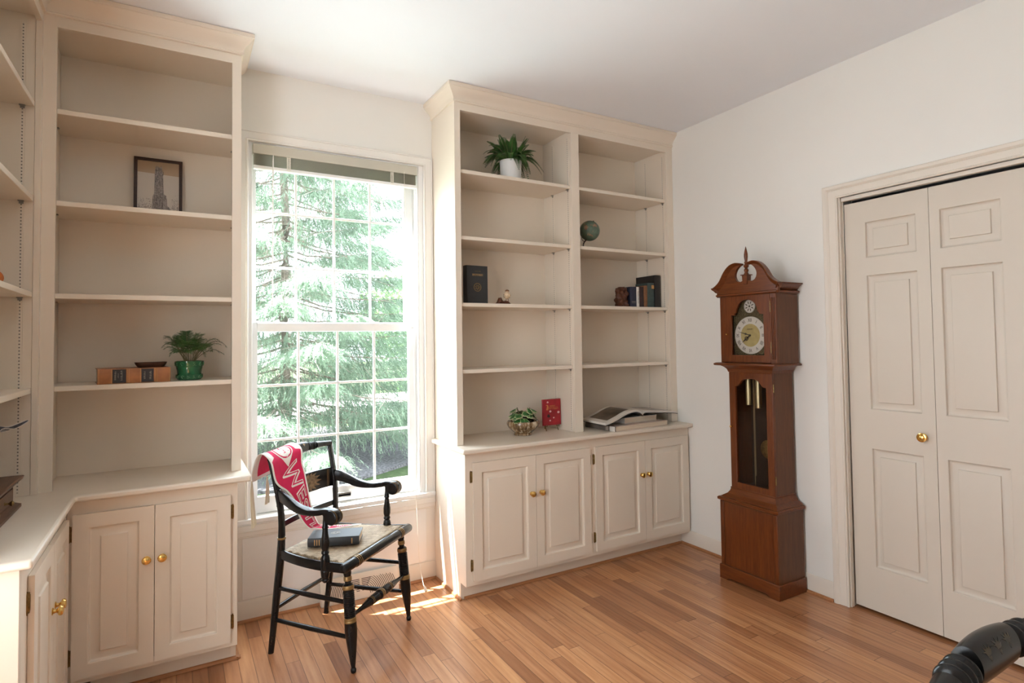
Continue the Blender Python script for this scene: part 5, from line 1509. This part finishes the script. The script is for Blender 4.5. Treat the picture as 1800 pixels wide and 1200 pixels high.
# cove between waist and hood
m = MB(); rings(m, [(1.170, .003), (1.176, .005), (1.186, .008), (1.198, .018), (1.206, .030), (1.209, .034), (1.2095, .056), (1.214, .060), (1.220, .059), (1.2245, .050), (1.2246, .030)], -.192, .1435)
m.build('hood_moulding', M['cherryh'], ck, angle=20)
# hood
HX = -.204; HW = .186
m = MB()
m.box(HX+.012, XB, YC-HW, YC-HW+.012, 1.2247, 1.602); m.box(HX+.012, XB, YC+HW-.012, YC+HW, 1.2247, 1.602); m.box(HX+.012, XB, YC-HW, YC+HW, 1.590, 1.602)
m.build('hood', M['cherrydark'], ck, bevel=.001)
for s in (-1, 1):
    m = MB(); c0 = s*(HW - .018)
    m.plate([(c0-.018, 1.2247), (c0+.018, 1.2247), (c0+.018, 1.602), (c0-.018, 1.602)], [[(c0+o_-.0022, 1.247), (c0+o_+.0022, 1.247), (c0+o_+.0022, 1.578), (c0+o_-.0022, 1.578)] for o_ in ((-.009, 0, .009) if s > 0 else ())], cf(HX+.012), 0, .012)
    m.plate([(c0-.016, 1.226), (c0+.016, 1.226), (c0+.016, 1.600), (c0-.016, 1.600)], [], cf(HX+.012), .001, .008)
    m.build('fluted_pilaster', M['cherry'], ck)
ow = .1085; ac = 1.503; ar = .0735
opn = [(-ow, 1.268), (ow, 1.268), (ow, 1.492), (.083, 1.492), (.083, 1.503)] + circ(0, ac, ar, 20, 2, 178) + [(-.083, 1.503), (-.083, 1.492), (-ow, 1.492)]
m = MB(); m.plate([(-.1495, 1.228), (.1495, 1.228), (.1495, 1.600), (-.1495, 1.600)], [opn], cf(HX+.012), 0, .014)
hd = m.build('hood_door', M['cherry'], ck, bevel=.0015)
m = MB(); m.plate([(-.1125, 1.264), (.1125, 1.264), (.1125, 1.584), (-.1125, 1.584)], [], cf(HX+.012), .004, .0055); m.build('glass_pane', M['clockglass'], hd)
m = MB(); m.lathe([(.004, 0), (.0035, .005), (.0055, .008), (.004, .012), (.001, .013)], frame((HX-.002, YC+.135, 1.385), (-.4, YC+.135, 1.385)), 12); m.build('knob', M['brass'], hd)
for z_ in (1.31, 1.53):
    m = MB(); m.tube([(HX+.0, YC-.1505, z_-.03), (HX+.0, YC-.1505, z_+.03)], .0018, 8); m.build('hinge', M['oldbrass'], hd)
# dial
DX = HX + .028
m = MB(); m.plate([(-.116, 1.262), (.116, 1.262), (.116, 1.590), (-.116, 1.590)], [], cf(DX), 0, .002, 0)
dl = m.build('dial_plate', [M['filigree']], ck)
dc = 1.378; df = cf(DX - .002)
ch = [(x, y) for x, y in circ(0, dc, .1045, 64)]
m = MB(); m.plate(ch, [circ(0, dc, .064, 48)], df, 0, .0016); m.build('chapter_ring', M['silver'], dl)
m = MB(); m.plate(circ(0, dc, .0645, 48), [], df, 0, .0012); m.build('dial_centre', M['dialgold'], dl)
m = MB()
for i, nm in enumerate(('XII', 'I', 'II', 'III', 'IIII', 'V', 'VI', 'VII', 'VIII', 'IX', 'X', 'XI')):
    a = -i*PI/6; ca_, sa_ = math.cos(a), math.sin(a)
    put_text(m, nm, .027, lambda u, v, t: df((u*.8)*ca_ - (v + .084)*sa_, dc + (u*.8)*sa_ + (v + .084)*ca_, .0022), 0, .0003)
for i in range(60):
    a = i*PI/30; ca_, sa_ = math.cos(a), math.sin(a)
    m.flat([(ca_*.0985 - sa_*.0006, dc + sa_*.0985 + ca_*.0006), (ca_*.1015 - sa_*.0006, dc + sa_*.1015 + ca_*.0006), (ca_*.1015 + sa_*.0006, dc + sa_*.1015 - ca_*.0006), (ca_*.0985 + sa_*.0006, dc + sa_*.0985 - ca_*.0006)], df, .0021)
glyph_rows(m, [(-.020, .020, dc + .034, .0055)], df, 0, .0022)
m.build('numerals', M['ink'], dl, norm=False)
m = MB()
mc = 1.540
m.plate(circ(0, mc, .037, 40), [], df, 0, .003, 0)
for q in range(8):
    a = q*PI/4 + .3; c_, s_ = math.cos(a), math.sin(a)
    m.flat([(c_*.010, mc+s_*.010), (c_*.022 - s_*.005, mc + s_*.022 + c_*.005), (c_*.032, mc + s_*.032), (c_*.021 + s_*.002, mc + s_*.021 - c_*.002)], df, .0034, 1)
m.plate(circ(0, mc, .0355, 40), [circ(0, mc, .0345, 40)], df, .003, .0034, 1); m.flat(circ(0, mc, .006, 16), df, .0036, 1)
m.build('strike_medallion', [M['silver'], M['ink']], dl, norm=False)
def hand(name, ang, L, kind):
    m = MB(); a = math.radians(90 - ang); c_, s_ = math.cos(a), math.sin(a)
    T_ = lambda l, w_: (l*c_ - w_*s_, dc + l*s_ + w_*c_)
    q = .0034 if kind else .0048
    if kind: 
        m.plate([T_(0, .003), T_(.022, .0022), T_(.030, .006), T_(.038, .0022), T_(L, .0004), T_(L, -.0004), T_(.038, -.0022), T_(.030, -.006), T_(.022, -.0022), T_(0, -.003)], [], df, q, q+.001)
    else:
        m.plate([T_(0, .0035), T_(.016, .0025), T_(.024, .011), T_(.034, .012), T_(.040, .004), T_(L, .0008), T_(L, -.0008), T_(.040, -.004), T_(.034, -.012), T_(.024, -.011), T_(.016, -.0025), T_(0, -.0035)],
                [[T_(.025, .0075), T_(.033, .008), T_(.034, .002), T_(.024, .002)], [T_(.025, -.0075), T_(.033, -.008), T_(.034, -.002), T_(.024, -.002)]], df, q, q+.001)
    m.plate(circ(0, dc, .0055, 20), [], df, q, q + .0012)
    m.build(name, M['ink'], dl)
hand('hour_hand', 233, .064, False); hand('minute_hand', 285, .086, True)
# cornice and swan-neck pediment
m = MB(); rings(m, [(1.600, .004), (1.603, .012), (1.608, .0165), (1.613, .0165), (1.617, .011), (1.618, .005)], HX, HW)
for s in (-1, 1):
    pr_ = [(0, 1.618), (.008, 1.626), (.018, 1.638), (.030, 1.648), (.036, 1.650), (.037, 1.656), (0, 1.656)]; k_ = len(pr_)
    vs = [(x, YC + s*(HW + o_), z_) for x, q_ in ((HX, 1), (XB, 0)) for o_, z_ in pr_]
    vs = [(HX - o_*.9, YC + s*(HW + o_), z_) for o_, z_ in pr_] + [(XB, YC + s*(HW + o_), z_) for o_, z_ in pr_]
    m.add(vs, [(i, (i+1) % k_, k_+(i+1) % k_, k_+i) for i in range(k_)] + [tuple(range(k_)), tuple(k_+i for i in range(k_))])
# trim the front run: the front is carried by the pediment board
m.build('cornice', M['cherryh'], ck, angle=20)
def neck(n=20):
    out = cr([(.224, 1.650, 0), (.196, 1.664, 0), (.166, 1.690, 0), (.138, 1.735, 0), (.104, 1.769, 0), (.066, 1.783, 0), (.034, 1.780, 0), (.018, 1.775, 0)], n)
    inn = cr([(.018, 1.775, 0), (.046, 1.764, 0), (.068, 1.738, 0), (.073, 1.712, 0), (.062, 1.688, 0), (.040, 1.678, 0), (.024, 1.682, 0)], 14)
    return [(p.x, p.y) for p in out], [(p.x, p.y) for p in inn]
no, ni = neck()
poly = [(-.205, 1.6), (.205, 1.6)] + [(.205, 1.655)] + [p for p in no if p[0] < .2] + ni[1:] + [(-x, z_) for x, z_ in reversed(ni[1:])] + [(-x, z_) for x, z_ in reversed(no) if x < .2] + [(-.205, 1.655)]
m = MB(); m.plate(poly, [], cf(HX), -.014, .004); pd = m.build('pediment_board', M['cherryh'], ck, bevel=.001)
for s in (-1, 1):
    m = MB(); P = []; n = len(no)
    for i, (x, z_) in enumerate(no): P.append(Vector((HX - .010, YC - s*x, z_)))
    sec = [(-.012, 0), (.024, 0), (.026, -.004), (.020, -.010), (.010, -.016), (.004, -.024), (-.004, -.028), (-.012, -.028)]
    vs = []
    for i, p in enumerate(P):
        a = no[max(0, i-1)]; b_ = no[min(n-1, i+1)]; tx, tz = b_[0]-a[0], b_[1]-a[1]; L_ = math.hypot(tx, tz); nx, nz = tz/L_, -tx/L_
        if nz < 0: nx, nz = -nx, -nz
        k_ = lerp(1, .35, (i/(n-1))**2)
        for o_, h_ in sec: vs.append((HX - .004 - o_*lerp(1, .6, i/(n-1)), YC - s*(no[i][0] + nx*(h_*k_ + .004)), no[i][1] + nz*(h_*k_ + .004)))
    q = len(sec)
    m.add(vs, [(i*q+j_, i*q+(j_+1) % q, (i+1)*q+(j_+1) % q, (i+1)*q+j_) for i in range(n-1) for j_ in range(q)] + [tuple(range(q)), tuple((n-1)*q+j_ for j_ in range(q))])
    m.build('swan_neck_moulding', M['cherryh'], pd, angle=30)
m = MB(); m.plate([(-.014, 1.662), (.014, 1.662), (.0175, 1.712), (-.0175, 1.712)], [], cf(HX), -.022, .012); m.plate([(-.023, 1.712), (.023, 1.712), (.023, 1.7165), (-.023, 1.7165)], [], cf(HX), -.028, .018)
fb = m.build('finial_block', M['cherry'], pd, bevel=.001)
m = MB(); fx = HX + .008
m.lathe([(.017, 0), (.015, .006), (.011, .012), (.014, .020), (.016, .026), (.011, .033), (.009, .036), (.0165, .044), (.018, .050), (.012, .057), (.009, .061), (.013, .066), (.0125, .070), (.009, .074), (.0095, .08), (.013, .10), (.0125, .115), (.008, .135), (.003, .152), (.0008, .158)], Matrix.Translation((fx-.003, YC, 1.7165)) @ Matrix.Diagonal((.82, .82, 1, 1)), 22)
m.build('finial', M['cherry'], fb)
# inside the waist: weights on chains and a pendulum
WX = -.148
for u, zb in ((-.046, .985), (.020, .972)):
    m = MB(); m.lathe([(.004, 0), (.016, .001), (.0175, .003), (.0175, .205), (.016, .208), (.004, .209)], Matrix.Translation((WX, YC - u, zb)), 24); m.build('weight', M['weight'], ck)
def chainlet(u, z0, z1):
    m = MB(); z_ = z0; i = 0
    while z_ < z1:
        pts = circ(0, 0, 1, 8)
        P = [Vector((WX + (.0 if i % 2 else .0028*a), YC - u - (.0028*a if i % 2 else 0), z_ + .0052*b_)) for a, b_ in pts]; P.append(P[0])
        m.tube(P, .0011, 4, cap=False); z_ += .0078; i += 1
    m.build('chain', M['chain'], ck, norm=False, weld=False)
chainlet(-.016, .535, 1.19); chainlet(-.010, .60, 1.19); chainlet(.073, .56, 1.19)
m = MB(); m.box(WX+.03, WX+.034, YC-.053, YC-.047, .72, 1.19); m.lathe([(.002, -.004), (.046, -.002), (.052, 0), (.046, .002), (.002, .005)], frame((WX+.032, YC-.050, .745), (WX-1, YC-.050, .745)), 36)
m.build('pendulum', M['oldbrass'], ck)
# ------------------------------------------------------------------ outside
GZ = -.6
def ground(m): m.add([(-14, .2, GZ), (16, .2, GZ), (16, 13.2, GZ), (-14, 13.2, GZ)], [(0,1,2,3)])
structure('lawn', ground, M['lawn'], norm=False)
structure('driveway', lambda m: m.box(-14, 22, 13.2, 19.5, GZ-.1, GZ+.01), M['paving'])
structure('lawn_far', lambda m: m.add([(-30, 19.5, GZ), (40, 19.5, GZ), (40, 60, GZ), (-30, 60, GZ)], [(0,1,2,3)]), M['lawn'], norm=False)
def house(m):
    m.box(-9, XL-.12, .0, .16, GZ, 3.2); m.box(.12, 6, .0, .16, GZ, 3.2); m.box(XL-.12, .12, .14, .16, GZ, .478); m.box(XL-.12, -2.66, .14, .16, .478, 2.45); m.box(-1.655, .12, .14, .16, .478, 2.45); m.box(XL-.12, .12, .14, .16, 2.45, 3.2)
structure('wall_exterior', house, M['white'])
TX, TY = -1.27, 8.0
m = MB()
prof = [(2.9 + .18*math.sin(3*a) + .1*math.sin(7*a), a) for a in [2*PI*k/60 for k in range(60)]]
m.plate([(TX - .1 + r*1.12*math.cos(a), TY + .3 + r*math.sin(a)) for r, a in prof], [], lambda u, v, t: (u, v, t), GZ-.02, GZ+.045)
o = m.build('mulch_bed', M['mulch']); tag(o, kind='structure')

def np_mesh(name, V, Fc, mat, parent):
    me = bpy.data.meshes.new(name)
    V = np.asarray(V, np.float32).reshape(-1, 3); Fc = np.asarray(Fc, np.int32)
    me.vertices.add(len(V)); me.vertices.foreach_set('co', V.ravel())
    me.loops.add(Fc.size); me.loops.foreach_set('vertex_index', Fc.ravel())
    n, k = Fc.shape
    me.polygons.add(n); me.polygons.foreach_set('loop_start', np.arange(n, dtype=np.int32) * k)
    me.update(calc_edges=True); me.validate()
    me.materials.append(mat)
    o = bpy.data.objects.new(name, me); COL.objects.link(o); o.parent = parent
    return o
def needle_twigs(rng, base, dirs, length, n=22, nl=.034, nw=.0056):
    """hanging spruce twigs: base (N,3), unit dirs (N,3), lengths (N,) -> triangles of needles"""
    N = len(base)
    t = np.linspace(.05, 1, n)[None, :, None]
    c = base[:, None, :] + dirs[:, None, :] * length[:, None, None] * t            # (N,n,3)
    a = rng.normal(size=(N, n, 3)); d = dirs[:, None, :]
    a -= (a * d).sum(-1, keepdims=True) * d; a /= np.linalg.norm(a, axis=-1, keepdims=True) + 1e-9
    tip = c + a * nl * rng.uniform(.6, 1.15, (N, n, 1)) + d * nl * .9
    w = np.cross(a, d) * nw
    V = np.stack([c - w, c + w, tip], 2).reshape(-1, 3)
    return V, np.arange(len(V)).reshape(-1, 3)
def spruce(root, x, y, h, r0, spread, seed, nbr, per, z_low=.15, view=(-2.9, -3.3)):
    rng = np.random.default_rng(seed)
    m = MB(); pts = [(x + .03*math.sin(k*1.7), y + .03*math.cos(k*1.3), GZ + h*k/14) for k in range(15)]
    m.tube(pts, [r0*(1 - .93*k/14) * (1.25 if k == 0 else 1) for k in range(15)], 14)
    m.build('trunk', M['bark'], root, local=True)
    mb = MB(); B = []; D = []; L = []
    DB = MB()
    for i in range(nbr):
        f = (i + rng.uniform(0, 1)) / nbr
        z = GZ + z_low + (h - z_low - .2) * f ** 1.15
        ln = spread * (1 - .85*f) * rng.uniform(.75, 1.1) + .2
        az = i * 2.399 + rng.uniform(-.3, .3)
        dx, dy = math.cos(az), math.sin(az)
        P = []
        for k in range(9):
            s = k / 8
            P.append(Vector((x + dx*ln*s, y + dy*ln*s, z - .30*ln*s + .22*ln*s*s + rng.normal()*.01)))
        if P[-1].z < GZ + .12: P = [Vector((p.x, p.y, max(p.z, GZ + .12 + .05*k))) for k, p in enumerate(P)]
        mb.tube(P, [max(.003, .022*(1-f*.6)*(1 - s/8.5)) for s in range(9)], 5)
        n = int(per * (ln / spread) ** 1.2)
        s = rng.uniform(.22, 1, n) ** .8
        kk = np.clip(s * 8, 0, 7.999); i0 = kk.astype(int); fr = (kk - i0)[:, None]
        A = np.array([tuple(p) for p in P]); c = A[i0]*(1-fr) + A[i0+1]*fr
        side = rng.normal(size=n) * .17 * ln * (1.15 - s)
        c = c + np.stack([-dy*side, dx*side, -np.abs(side)*.25 + rng.normal(size=n)*.02], 1)
        # the sprays at the outer end reach outward, the inner ones hang
        o = s[:, None] ** 2
        d = np.stack([dx*np.ones(n), dy*np.ones(n), np.zeros(n)], 1) * (.25 + .75*o) + np.stack([-dy*np.sign(side), dx*np.sign(side), np.zeros(n)], 1)*.35 + np.stack([np.zeros(n), np.zeros(n), -(1.25 - .7*s)], 1) + rng.normal(size=(n, 3))*.22
        d /= np.linalg.norm(d, axis=1, keepdims=True)
        B.append(c); D.append(d); L.append(rng.uniform(.14, .42, n))
        if f < .55:
            for q in range(18):
                s0 = rng.uniform(.08, .7); p = P[int(s0*8)]
                e = Vector((dx*rng.uniform(.1,.6) + rng.normal()*.35, dy*rng.uniform(.1,.6) + rng.normal()*.35, -rng.uniform(.1, .5)))
                DB.tube([p, p + e*.5 + Vector((0,0,.03)), p + e], [.0045, .0035, .0015], 4, cap=False)
    mb.build('branches', M['bark'], root, local=True, norm=False, weld=False)
    DB.build('bare_twigs', M['deadtwig'], root, local=True, norm=False, weld=False)
    B, D, L = np.concatenate(B), np.concatenate(D), np.concatenate(L)
    keep = B[:, 2] > GZ + .35; B, D, L = B[keep], D[keep], L[keep]
    V, Fc = needle_twigs(rng, B, D, L)
    o = np_mesh('needles', V, Fc, M['needle'], root); o['kind'] = 'stuff'
t = thing('spruce_tree', 'tall spruce with drooping boughs standing in the mulch bed outside the window', 'tree')
spruce(t, TX, TY, 11.5, .105, 3.4, 3, 200, 480, z_low=.72)
def broad(root, x, y, h, rad, seed, n, zc, size=.055):
    rng = np.random.default_rng(seed)
    m = MB(); m.tube([(x, y, GZ), (x+.05, y, GZ+h*.4), (x, y+.1, GZ+h*.8)], [.09*h/4, .06*h/4, .02], 8)
    m.build('trunk', M['bark'], root, local=True)
    p = rng.normal(size=(n, 3)); p /= np.linalg.norm(p, axis=1, keepdims=True); p *= rng.uniform(.55, 1, (n, 1))
    lump = 1 + .18*np.sin(p[:, :1]*7 + seed) + .15*np.sin(p[:, 1:2]*9) + .12*np.cos(p[:, 2:]*8)
    c = np.array([x, y, GZ + zc]) + p*lump*np.array([rad, rad, h - zc if h > zc else rad])
    c = c[c[:, 2] > GZ + .05]; n = len(c)
    a = rng.normal(size=(n, 3)); a /= np.linalg.norm(a, axis=1, keepdims=True); b = np.cross(a, rng.normal(size=(n, 3))); b /= np.linalg.norm(b, axis=1, keepdims=True)
    V = np.stack([c - a*size, c + b*size*.5, c + a*size, c - b*size*.5], 1).reshape(-1, 3)
    o = np_mesh('leaves', V, np.arange(len(V)).reshape(-1, 4), M['broadleaf'], root); o['kind'] = 'stuff'
for i, (x, y, h, r_, n, zc, sz, lab) in enumerate((
        (4.2, 11.6, 2.4, 1.2, 5200, .95, .06, 'rounded light green shrub beside the lawn, right of the spruce'),
        (6.5, 21.5, 5.0, 3.0, 7000, 2.6, .12, 'broad leafy tree beyond the driveway, seen through the right panes'),
        (-5.0, 17, 7.0, 3.4, 7000, 3.6, .12, 'leafy tree far behind the spruce, seen through the left panes'),
        (16.5, 27, 6.5, 3.4, 5000, 3.2, .13, 'leafy tree at the far end of the driveway'))):
    t = thing('leafy_shrub' if i == 0 else 'leafy_tree', lab, 'shrub' if i == 0 else 'tree')
    broad(t, x, y, h, r_, 11 + i, n, zc, sz)

# ------------------------------------------------------------------ light
w = bpy.data.worlds.new('daylight_sky'); S.world = w; w.use_nodes = True
bg = w.node_tree.nodes['Background']; bg.inputs[0].default_value = (.84, .925, 1.0, 1); bg.inputs[1].default_value = WORLD
def light(name, kind, loc, target, energy, size=(1, 1), col=(1, 1, 1)):
    l = bpy.data.lights.new(name, kind); l.energy = energy; l.color = col
    if kind == 'AREA': l.shape = 'RECTANGLE'; l.size, l.size_y = size
    o = bpy.data.objects.new(name, l); COL.objects.link(o); o.location = loc
    d = Vector(target) - Vector(loc); o.rotation_euler = d.to_track_quat('-Z', 'Y').to_euler()
    return o
s = light('sun', 'SUN', (0, 0, 8), (0 + SUN[0], SUN[1], 8 + SUN[2]), SUNE, col=(1.0, .975, .93)); s.data.angle = .009
# daylight by the back window, plus an added fill lamp at the side opening
p = light('window_daylight', 'AREA', (-2.15, .36, 1.35), (-2.15, -2.2, .15), WINE, (.95, 1.6), (.74, .87, 1.0))
q = light('side_window_fill', 'AREA', (XL - .25, -2.2, 1.45), (-2.2, -1.6, 1.3), FILLE, (1.1, 1.85), (.97, .985, 1.0))

# ------------------------------------------------------------------ camera
cam = bpy.data.cameras.new('camera'); co = bpy.data.objects.new('camera', cam); COL.objects.link(co)
f_px, cx_px, cy_px = 1034.126, 932.71, 565.966
yaw, pit, rol = math.radians(30.9875), math.radians(1.8291), math.radians(-.8195)
fw = Vector((math.sin(yaw)*math.cos(pit), math.cos(yaw)*math.cos(pit), math.sin(pit)))
r = Vector((math.cos(yaw), -math.sin(yaw), 0)); u = r.cross(fw)
R2 = r*math.cos(rol) + u*math.sin(rol); U2 = -r*math.sin(rol) + u*math.cos(rol)
Mx = Matrix((R2, U2, -fw)).transposed().to_4x4(); Mx.translation = (-2.9189, -3.2689, 1.3642)
co.matrix_world = Mx
cam.sensor_fit = 'HORIZONTAL'; cam.sensor_width = 36; cam.lens = 36 * f_px / 1800
cam.shift_x = (900 - cx_px) / 1800; cam.shift_y = (cy_px - 600) / 1800
cam.clip_start = .02; cam.clip_end = 200
S.camera = co
S.view_settings.view_transform = 'Standard'; S.view_settings.look = 'None'; S.view_settings.gamma = 1; S.view_settings.use_curve_mapping = False
S.view_settings.exposure = EXPO
S.cycles.use_denoising = True; S.cycles.max_bounces = 10; S.cycles.diffuse_bounces = 6; S.cycles.transparent_max_bounces = 16
S.cycles.sample_clamp_indirect = 8
